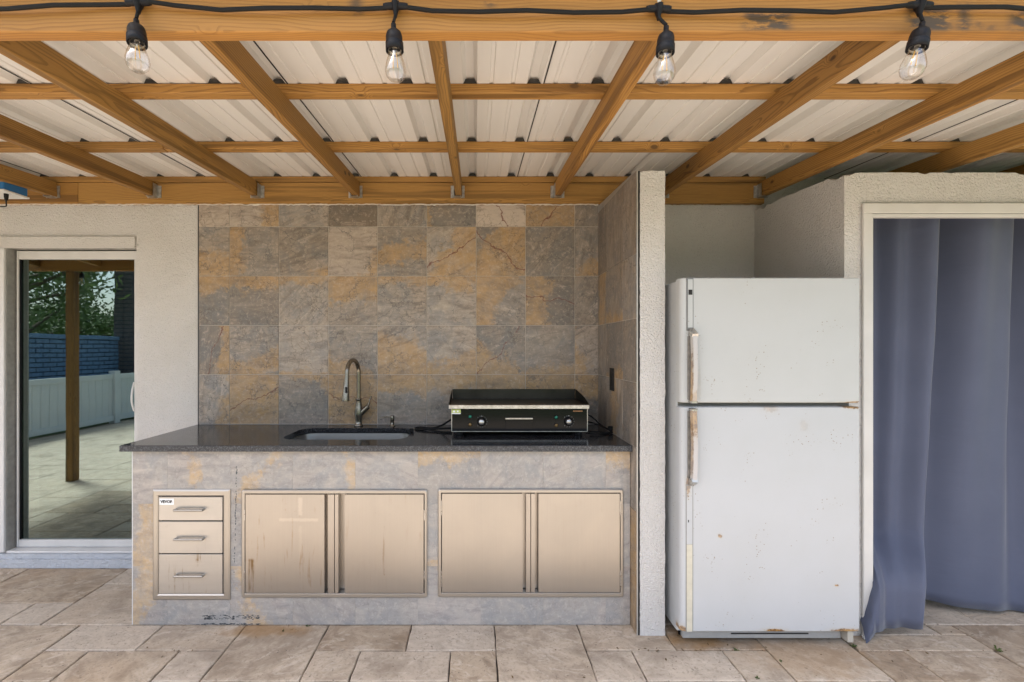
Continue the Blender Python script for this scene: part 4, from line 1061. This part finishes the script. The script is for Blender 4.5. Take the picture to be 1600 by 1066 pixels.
# ================================================================== refrigerator
fd = 2.09; FYD = fd-DW; FX0, FX1 = .914, PX(1344, fd)
zt_, zs, zb_ = PZ(434, fd), PZ(633, fd), PZ(987.5, fd)
fr = thing('refrigerator', 'old white top-freezer refrigerator with rust spots and chrome-tipped handles', 'refrigerator', ((FX0+FX1)/2, FYD, 0))
fo_ = fr.location; cxF = fo_.x
W2 = (FX1-FX0)/2
ENB = fridge_mat('enamel_cabinet', (.49, .505, .51))
HX_ = PX(1080, fd)-cxF     # handle centre
zgap = (PZ(629.5, fd), PZ(636, fd))
ENT = fridge_mat('enamel_freezer_door', (.495, .505, .50), [(W2-.02, zgap[0]-1.385+.0, .06, .008, .9), (HX_+.035, PZ(600, fd)-1.385, .012, .10, .10)])
ENL = fridge_mat('enamel_lower_door', (.48, .495, .51), [(W2-.03, zgap[1]-.59, .05, .010, .9), (PX(1210, fd)-cxF, zb_-.59+.004, .05, .012, 1.0), (W2-.06, zb_-.59+.006, .07, .010, .9), (-.0, zgap[1]-.59, .04, .03, .25),
        (PX(1256, fd)-cxF, PZ(665, fd)-.59, .022, .03, .12), (-W2+.012, zb_-.59+.01, .03, .02, .8), (PX(1125, fd)-cxF, PZ(838, fd)-.59, .012, .01, .7), (PX(1307, fd)-cxF, PZ(915, fd)-.59, .010, .006, .9), (HX_-.015, PZ(760, fd)-.59, .012, .05, .6)])
m_ = MB(); m_.box(-W2+.004, W2-.0035, .052, .70, .055, zt_-.006, .006); m_.build('cabinet', ENB, fr)
def fdoor(name, z0, z1, mat, zc):
    m_ = MB(); r_ = .022; ol_ = []
    for i in range(7): a = R(180+90*i/6); ol_.append((-W2+r_+r_*math.cos(a), r_*.9+r_*.9*math.sin(a)))
    for i in range(7): a = R(270+90*i/6); ol_.append((W2-.008+.008*math.cos(a), .008+.008*math.sin(a)))
    ol_ += [(W2, .048), (-W2, .048)]; n = len(ol_)
    lv = [(z0, .004), (z0+.004, 0), (z1-.004, 0), (z1, .004)]; vs = []
    for z, s_ in lv:
        for (x, y) in ol_: vs.append((x*(1-s_/W2), y+(s_ if y < .02 else 0), z-zc))
    fs = [tuple(range(n))[::-1], tuple(range(3*n, 4*n))]
    m_.add(vs, fs); m_.add(vs, [(a*n+i, a*n+(i+1) % n, (a+1)*n+(i+1) % n, (a+1)*n+i) for a in range(3) for i in range(n)], True)
    o = m_.build(name, mat, fr, (0, 0, zc), fix=True)
    return o
fz = fdoor('freezer_door', zgap[0], zt_, ENT, 1.385)
lo = fdoor('lower_door', zb_, zgap[1], ENL, .59)
for o in (fz, lo):
    mod = o.modifiers.new('edges', 'EDGE_SPLIT'); mod.split_angle = R(35)
boxo('door_gasket', plain('grey_gasket', (.20, .19, .17), .7), fr, -W2+.01, W2-.012, .0485, .0518, zb_+.01, zt_-.012)
def hmat(name, spots, col=(.58, .56, .53)): return fridge_mat(name, col, spots)
HW = .0135
HP1 = hmat('handle_white', [(HX_-.014, PZ(600, fd)-1.385, .006, .16, .6), (HX_, PZ(622, fd)-1.385, .03, .05, .35)], (.50, .48, .46)); HP2 = hmat('handle_rusty', [(HX_, PZ(655, fd)-.59, .030, .085, .62), (HX_-.014, PZ(700, fd)-.59, .006, .14, .5)], (.50, .48, .475))
TRC = plain('trim_cream', (.55, .52, .42), .45)
def arc_handle(parent, zc, za, zb2, top_at, mat):
    """bar handle standing off the door; za near the door split, zb2 the far end with the chrome foot"""
    sgn = 1 if zb2 > za else -1; m_ = MB(); L = abs(zb2-za)
    st = []
    for i in range(9):
        t = i/8; st.append((za+sgn*L*t-zc, -.034-.010*math.sin(math.pi*t*.9)))
    vs = []
    for (z, y) in st:
        vs += [(HX_-HW, y+.012, z), (HX_-HW+.004, y, z), (HX_+HW-.004, y, z), (HX_+HW, y+.012, z), (HX_+HW, y+.018, z), (HX_-HW, y+.018, z)]
    fs = []
    for i in range(8):
        for j in range(6): a, b = i*6+j, i*6+(j+1) % 6; fs.append((a, b, b+6, a+6))
    fs += [tuple(range(6)), tuple(range(48, 54))]
    m_.add(vs, fs); h = m_.build('handle', mat, parent, fix=True)
    bk = plain('handle_backing', (.19, .175, .155), .6, 0, .4, 40)
    boxo('handle_backing', bk, parent, HX_-HW-.0035, HX_+HW-.002, -.012, .002, min(za, zb2)-zc+.004, max(za, zb2)-zc-.004, .001)
    m_ = MB()      # chrome foot
    z0 = zb2-zc; m_.add([(HX_-HW-.001, -.001, z0+sgn*.030), (HX_+HW-.004, -.001, z0+sgn*.034), (HX_+HW-.004, -.001, z0+sgn*.010), (HX_-HW-.001, -.001, z0),
                        (HX_-HW, -.040, z0+sgn*.004), (HX_+HW, -.040, z0+sgn*.006), (HX_+HW, -.036, z0-sgn*.008), (HX_-HW, -.036, z0-sgn*.010)], BF)
    m_.build('handle_foot', CHROME, parent, fix=True)
    m_ = MB(); m_.box(HX_-HW-.0008, HX_+HW+.0008, -.035, -.0005, min(za, za-sgn*.012)-zc+sgn*.002, max(za, za-sgn*.012)-zc+sgn*.002, .003); m_.build('handle_foot', CHROME, parent)
arc_handle(fz, 1.385, PZ(626, fd), PZ(524, fd), True, HP1)
arc_handle(lo, .59, PZ(641, fd), PZ(748, fd), False, HP2)
# flat trim strips continuing the handles
m_ = MB(); tx0, tx1 = PX(1072.5, fd)-cxF, PX(1083, fd)-cxF
m_.box(tx0, tx1, -.004, .004, PZ(517, fd)-1.385, zt_-.002-1.385, .001); m_.build('trim_strip', plain('worn_trim_metal', (.22, .21, .20), .4, .8), fz)
boxo('trim_inlay', ENT, fz, tx0+.005, tx1-.004, -.0052, -.0042, PZ(512, fd)-1.385, zt_-.008-1.385)
boxo('trim_badge', BLK, fz, tx0+.007, tx1-.006, -.0060, -.0053, PZ(461, fd)-1.385, PZ(453, fd)-1.385)
boxo('trim_strip', plain('trim_grey', (.30, .30, .29), .5, .3), lo, tx0-.003, tx1-.0008, -.0025, .003, zb_+.002-.59, PZ(757, fd)-.59, .001)
boxo('trim_inlay', ENL, lo, tx0, tx1-.005, -.0035, -.0027, PZ(850, fd)-.59, PZ(759, fd)-.59)
boxo('trim_inlay', TRC, lo, tx0, tx1-.005, -.0035, -.0027, zb_+.003-.59, PZ(850.6, fd)-.59)
boxo('screw_hole', BLK, lo, tx0+.006, tx0+.010, -.0040, -.0036, PZ(816, fd)-.59, PZ(812, fd)-.59)
GRL = plain('grille_grey', (.34, .34, .33), .5)
boxo('base_grille', GRL, fr, -W2+.03, W2-.05, .045, .07, .026, zb_-.006, .003)
boxo('grille_slot', BLK, fr, -W2+.25, W2-.20, .0435, .0445, .046, .052)
RUST = fridge_mat('rusty_metal', (.45, .42, .36), [(0, 0, .2, .2, .7)])
boxo('bottom_hinge', RUST, fr, W2-.048, W2-.022, .01, .06, .030, zb_-.003, .001)
for sx in (-1, 1):
    m_ = MB(); m_.lathe([(0, 0), (.018, 0), (.018, .012), (.008, .016), (.008, .056)], (sx*(W2-.06), .12, 0), 'Z', 12); m_.build('levelling_foot', RUBBER, fr)
    m_ = MB(); m_.lathe([(0, 0), (.018, 0), (.018, .012), (.008, .016), (.008, .056)], (sx*(W2-.06), .62, 0), 'Z', 12); m_.build('levelling_foot', RUBBER, fr)

# ================================================================== curtains
def curtain(name, label, topx, botx, ztop, hem, yfun, nu=110, nv=40):
    """topx/botx: X at u=0 and u=1 for top and bottom; hem(u) height; yfun(u,v) depth"""
    m_ = MB(); vs = []; fs = []
    for j in range(nv+1):
        v = j/nv
        for i in range(nu+1):
            u = i/nu; a = topx[0]+(topx[1]-topx[0])*u; b = botx[0]+(botx[1]-botx[0])*u
            t = v**1.15; X = a+(b-a)*t; z = ztop+(hem(u)-ztop)*v; dx, y = yfun(u, v)
            vs.append((X+dx, y, z))
    for j in range(nv):
        for i in range(nu):
            a = j*(nu+1)+i; fs.append((a, a+nu+1, a+nu+2, a+1))
    m_.add(vs, fs, True); o = m_.build(name, FABRIC); md = o.modifiers.new('cloth', 'SOLIDIFY'); md.thickness = .0016
    tag(o, label, 'curtain', 'blue-grey curtains in the doorway'); return o
def bumpf(u, c, w_): return math.exp(-((u-c)/w_)**2)
def f1(u, v):
    y = -.575+.085*bumpf(u, .50, .19)*(1-.45*v)+.065*bumpf(u, .20, .045)*(1-v*.5)
    y += -.06*bumpf(u, 1.0, .11)-.02*bumpf(u, .0, .10)+.014*math.sin(u*26)*(1-v*.7)
    y += .008*noise.noise(Vector((u*3, v*5, 2)))
    def ss(a, b): t = min(1, max(0, (v-a)/(b-a))); return t*t*(3-2*t)
    q_ = max(0, 1-u/.28); k = ss(.80+.13*q_, .91+.085*q_); y = -.585+(y+.585)*(1-.85*k*bumpf(u, 0, .7)); sh = .185*k*bumpf(u, 0, 1.7); y -= sh
    dx = -.80*sh+.074*k*bumpf(u, 0, .6)
    return dx, y
curtain('curtain', 'blue-grey curtain panel hanging next to the white fridge, in front of the other panel', (1.850, PX(1472, 2.27)), (1.850, PX(1435, 2.27)), 2.10,
        lambda u: .048-.040*bumpf(u, 0, .14)+.004*math.sin(u*9)+.014*bumpf(u, 1, .08), f1)
def f2(u, v):
    ph = u*21.0-2.2; folds = .085*math.cos(ph+.75*math.sin(ph))+.012*math.cos(u*41+1)
    y = -.50+folds*(1-.75*v)
    y += -.10*v*v*max(0, (u-.12))*1.1*(1 if u < .8 else .9)
    y += .008*noise.noise(Vector((u*4, v*4, 9)))
    return 0, y
curtain('curtain', 'wider blue-grey curtain panel at the right edge, partly behind the first panel', (PX(1440, 2.37), 3.6), (PX(1400, 2.40), 3.6), 2.10,
        lambda u: .060-.06*min(1, u*2.2)+.006, f2, 170)
rod = MB(); rod.tube([(1.80, -.575, 2.113), (2.7, -.575, 2.113), (3.65, -.575, 2.113)], .008, 10)
tag(rod.build('curtain_rod', WTRIM), 'curtain rod hidden behind the head of the doorway', 'rod')

# ================================================================== string lights
sl = thing('string_lights', 'black cord string lights with clear filament bulbs along the front beam', 'string lights')
sd0 = 1.148; wy = sd0-DW
step_ = .6445; bx = [PX(216, sd0)-step_*k for k in range(5, 0, -1)]+[PX(216, sd0), PX(618, sd0), PX(1029, sd0), PX(1437, sd0), PX(1437, sd0)+step_, PX(1437, sd0)+2*step_]
wz = [PZ(6, sd0)]*5+[PZ(y, sd0) for y in (4, 10, 14, 8)]+[PZ(8, sd0)]*2
path = []
for i in range(len(bx)-1):
    a, b = bx[i], bx[i+1]
    for t in (0, .04, .14, .32, .5, .68, .86, .96):
        sag = .012*math.sin(math.pi*t)+ .003*math.sin(t*9+i)
        path.append(Vector((a+(b-a)*t, wy+.004*math.sin(t*11+i), wz[i]+(wz[i+1]-wz[i])*t-sag)))
path.append(Vector((bx[-1], wy, wz[-1])))
m_ = MB(); m_.tube(path, .0052, 8); m_.build('wire', RUBBER, sl)
tilts = {5: (0, .10, .0), 6: (0, -.06, .0), 7: (0, .08, 0), 8: (0, .22, 0)}
sockm = MB(); sockm.lathe([(.0035, 0), (.0055, -.002), (.0055, -.011), (.0075, -.014), (.0155, -.022), (.0175, -.030), (.0178, -.043), (.0190, -.044), (.0190, -.047), (.0185, -.048), (.0190, -.049), (.0190, -.061), (.0165, -.062), (.0150, -.056), (.0, -.054)], n=22)
bulbm = MB(); bulbm.lathe([(.0125, -.052), (.0128, -.062), (.0150, -.072), (.0195, -.086), (.0222, -.098), (.0225, -.104), (.0205, -.114), (.0150, -.1215), (.0075, -.1255), (.0, -.1265)], n=28)
capm = MB(); capm.lathe([(.0, -.0545), (.013, -.055), (.0142, -.0605)], n=18)
filp = MB(); filp.tube([(-.003, 0, -.066), (-.0045, 0, -.082), (-.005, 0, -.097)], .0011, 6); filp.tube([(.003, 0, -.066), (.0045, 0, -.082), (.005, 0, -.097)], .0011, 6)
filp.lathe([(0, -.056), (.004, -.057), (.0025, -.068), (0, -.069)], n=8, mi=1)
sm1, bm1, fm1, cm1 = sockm.mesh('socket', BLACKP), bulbm.mesh('bulb', BULB), filp.mesh('filament', [FIL, CHROME]), capm.mesh('socket_contact', CHROME)
for i, X in enumerate(bx):
    z = wz[i]; m_ = MB()
    m_.tube([(X-.030, wy, z), (X-.024, wy, z), (X, wy, z+.001), (X+.024, wy, z), (X+.030, wy, z)], [.0062, .0078, .009, .0078, .0062], 10)
    m_.tube([(X, wy, z+.006), (X, wy, z-.006), (X, wy, z-.016), (X, wy, z-.026)], [.017, .014, .009, .006], 10, flat=.6)
    m_.box(X-.009, X+.009, wy-.003, wy+.004, z+.004, z+.014, .002); m_.build('connector', BLACKP, sl)
    m_ = MB(); m_.lathe([(.0, .004), (.004, .003), (.0055, 0)], (X, wy-.004, z+.017), 'Y', 12); m_.build('mounting_screw', GALV, sl)
    off = {5: .004, 6: -.003, 7: .014, 8: -.004}.get(i, .003); zb2 = z-.050
    yb2 = wy-.012
    m_ = MB(); m_.tube(smooth_path([(X, wy, z-.018), (X+off*.3, wy-.004, z-.030), (X+off, yb2, zb2+.002)], 5), .0040, 8); m_.build('drop_wire', RUBBER, sl)
    rot = (R({5: -10}.get(i, -2)), R({5: -9, 6: -3, 7: 3, 8: 14}.get(i, 3)), 0)
    s_ = link('socket', sm1, sl, (X+off, yb2, zb2), rot)
    s_.scale = (1.14, 1.14, 1.14)
    link('socket_contact', cm1, s_); b_ = link('bulb', bm1, s_); link('filament', fm1, s_)
# black clip/box: blue device top left
bxd = thing('blue_power_box', 'bright blue and white plastic box with black plug, hanging above the sliding door', 'electrical box', (PX(0, 2.62), 2.62-DW, 2.212))
m_ = MB(); m_.box(-.16, .090, -.07, .07, .010, .065, .004); m_.build('housing', BLUEP, bxd)
m_ = MB(); m_.box(-.165, .097, -.075, .075, .0, .0095, .002); m_.build('base_plate', WPLAST, bxd)
m_ = MB(); m_.tube([(.055, -.02, -.001), (.055, -.02, -.02), (.054, -.02, -.036)], [.011, .010, .007], 10); m_.build('plug', RUBBER, bxd)
m_ = MB(); m_.tube(smooth_path([(.054, -.02, -.034), (.050, -.015, -.048), (.035, 0, -.060), (.01, .01, -.062), (-.1, .03, -.060)], 6), .0035, 8); m_.build('cable', RUBBER, bxd)

# ================================================================== weeds and litter in the joints
WEED = plain('weed_green', (.07, .10, .02), .6, 0, .4, 80); DRY = plain('dry_leaf', (.12, .075, .03), .7, 0, .4, 80)
def weed(x, y, s, seed, label):
    rr = random.Random(seed); d = 985.5/(y-545); m_ = MB()
    for i in range(9):
        a = rr.uniform(0, 6.28); l = s*rr.uniform(.5, 1); h = l*rr.uniform(.2, .7); w_ = s*.16
        dx, dy = math.cos(a), math.sin(a); p = Vector((rr.uniform(-.3, .3)*s, rr.uniform(-.12, .12)*s, 0))
        m_.add([p+Vector((-dy*w_*.4, dx*w_*.4, 0)), p+Vector((dy*w_*.4, -dx*w_*.4, 0)), p+Vector((dx*l*.6+dy*w_, dy*l*.6-dx*w_, h)), p+Vector((dx*l, dy*l, h*.8)), p+Vector((dx*l*.6-dy*w_, dy*l*.6+dx*w_, h))], [(0, 1, 2, 3, 4)])
    o = m_.build('weed', WEED, None, (PX(x, d), d-DW, 0)); tag(o, label, 'weed', 'small weeds in the paver joints')
weed(1334, 1011, .018, 1, 'small green weed in the joint below the fridge hinge corner')
weed(1557, 1017, .026, 2, 'green weed tuft in the paver joint in front of the right curtain')
weed(1219, 1034, .012, 3, 'tiny weed in the diagonal joint in front of the fridge')
weed(1150, 1017, .014, 4, 'tiny green sprig in front of the left half of the fridge')
weed(480, 978.5, .016, 5, 'small weed at the foot of the counter below the drawers')
weed(443, 986, .011, 6, 'dark green sprig in front of the counter left of the drawers foot')
weed(1184, 1061, .015, 7, 'small weed at the bottom edge of the photo below the fridge')
m_ = MB(); rr = random.Random(12)
for i in range(70):
    x = rr.choice([rr.uniform(980, 1160), rr.uniform(200, 1600), rr.uniform(1160, 1580)]); y = rr.choice([1017.5, rr.uniform(985, 1064), rr.uniform(1012, 1022)])
    d = 985.5/(y-545); p = Vector((PX(x, d), d-DW, .002)); a = rr.uniform(0, 6.28); l = rr.uniform(.003, .011); w_ = l*.35
    if p.y > -.70 and p.x < 1.75: continue
    c_, s_ = math.cos(a), math.sin(a)
    m_.add([p+Vector((c_*l, s_*l, .001)), p+Vector((-s_*w_, c_*w_, .003)), p+Vector((-c_*l, -s_*l, .0015)), p+Vector((s_*w_, -c_*w_, 0))], [(0, 1, 2, 3)])
lt = m_.build('leaf_litter', DRY); lt['kind'] = 'stuff'

# ================================================================== surroundings behind the camera (they light and are mirrored in the door glass)
fe = thing('vinyl_fence', 'low white vinyl fence reflected in the sliding door glass', 'fence', (-6.55, -7.2, 0))
m_ = MB(); m_.box(-.012, .012, -.070, .070, .1, .80, .002); fb = m_.mesh('board', FENCEM)
for i in range(36): link('board', fb, fe, (0, .1+i*.145, 0))
for z in (.05, .80): boxo('rail', FENCEM, fe, -.03, .03, 0, 5.3, z, z+.09, .004)
for y in (0, 1.77, 3.53, 5.3): boxo('post', FENCEM, fe, -.06, .06, y-.06, y+.06, 0, .95, .006)
bw = thing('brick_wall', 'blue-grey painted brick wall standing beyond the vinyl fence in the door reflection', 'wall', (-7.3, -8.6, 0))
boxo('mortar_core', MORTB, bw, -.2, -.012, 0, 8.0, -.05, 1.52)
m_ = MB()
for r_ in range(19):
    for i in range(31):
        y = i*.26+(.13 if r_ % 2 else 0)
        if y < 7.75: m_.box(-.012, .004, y+.006, y+.248, r_*.08+.006, r_*.08+.07, .003)
bo = m_.build('brick', BRICKB, bw); bo['kind'] = 'stuff'
boxo('coping', BRICKB, bw, -.22, .03, -.02, 8.02, 1.525, 1.60, .006)
pl = thing('brick_pillar', 'tall dark brick pillar beside the yard wall in the door reflection', 'pillar', (-7.2, -6.7, 0))
boxo('mortar_core', MORTB, pl, -.19, .19, -.19, .19, 0, 3.2)
m_ = MB()
for r_ in range(38):
    for i in range(2):
        o_ = (r_ % 2)*.09
        m_.box(.19, .205, -.19+i*.19+.005, -.19+(i+1)*.19-.005, r_*.084+.005, r_*.084+.075, .002)
        m_.box(-.19+i*.19+.005, -.19+(i+1)*.19-.005, .19, .205, r_*.084+.005, r_*.084+.075, .002)
po = m_.build('brick', BRICKD, pl); po['kind'] = 'stuff'
nh = thing('neighbour_house', 'neighbouring house with dark eave reflected at the right of the door glass', 'house', (-10.5, -15.5, 0))
boxo('wall', DARKROOM, nh, -.5, 7.0, -4, 2.0, -.06, 2.5); boxo('eave', BRICKD, nh, -1.0, 7.4, -4.3, 2.5, 2.501, 2.62)
m_ = MB(); m_.add([(-1, -4.3, 2.62), (7.4, -4.3, 2.62), (7.4, 2.5, 2.62), (-1, 2.5, 2.62), (1.5, -.9, 4.2), (5, -.9, 4.2)], [(0, 1, 5, 4), (1, 2, 5), (2, 3, 4, 5), (3, 0, 4)]); m_.build('roof', BRICKD, nh)
def tree(loc, h, seed, label, spread=2.0):
    rr = random.Random(seed); t = thing('tree', label, 'tree', loc, 'trees around the yard'); m_ = MB()
    m_.tube(smooth_path([(0, 0, 0), (.05, .04, h*.2), (-.05, .06, h*.45), (.05, 0, h*.75)], 5), [.16-.11*i/15 for i in range(16)], 10)
    tips = []
    for i in range(12):
        a = rr.uniform(0, 6.28); z0 = h*rr.uniform(.22, .6); L = spread*rr.uniform(.5, .95)
        e = Vector((math.cos(a)*L, math.sin(a)*L, z0+h*rr.uniform(.08, .32))); tips.append(e)
        m_.tube(smooth_path([(0, 0, z0), e*.5+Vector((0, 0, z0*.5+.1)), e], 4), [.06-.005*k for k in range(9)], 6)
    m_.build('trunk', BARK, t); m_ = MB()
    cl = [e+Vector((rr.gauss(0, .3), rr.gauss(0, .3), rr.gauss(0, .3))) for e in tips for _ in range(5)]+[Vector((rr.gauss(0, spread*.35), rr.gauss(0, spread*.35), h*rr.uniform(.5, .95))) for _ in range(28)]
    for c_ in cl:
        for k in range(105):
            p = c_+Vector((rr.gauss(0, .24), rr.gauss(0, .24), rr.gauss(0, .18))); a = Vector((rr.gauss(0, 1), rr.gauss(0, 1), rr.gauss(0, 1))).normalized()
            b = a.cross(Vector((rr.gauss(0, 1), rr.gauss(0, 1), .3))).normalized(); l, w_ = rr.uniform(.05, .09), rr.uniform(.018, .03)
            m_.add([p-a*l, p+b*w_, p+a*l, p-b*w_], [(0, 1, 2, 3)])
    m_.build('crown', LEAF, t)
tree((-9.3, -5.9, -.06), 4.8, 1, 'leafy tree over the brick wall at the left of the door reflection')
tree((-11.9, -11.0, -.06), 2.7, 2, 'second leafy tree farther along the yard wall')
tree((-13.8, -13.2, -.06), 3.0, 3, 'distant tree low behind the yard wall')
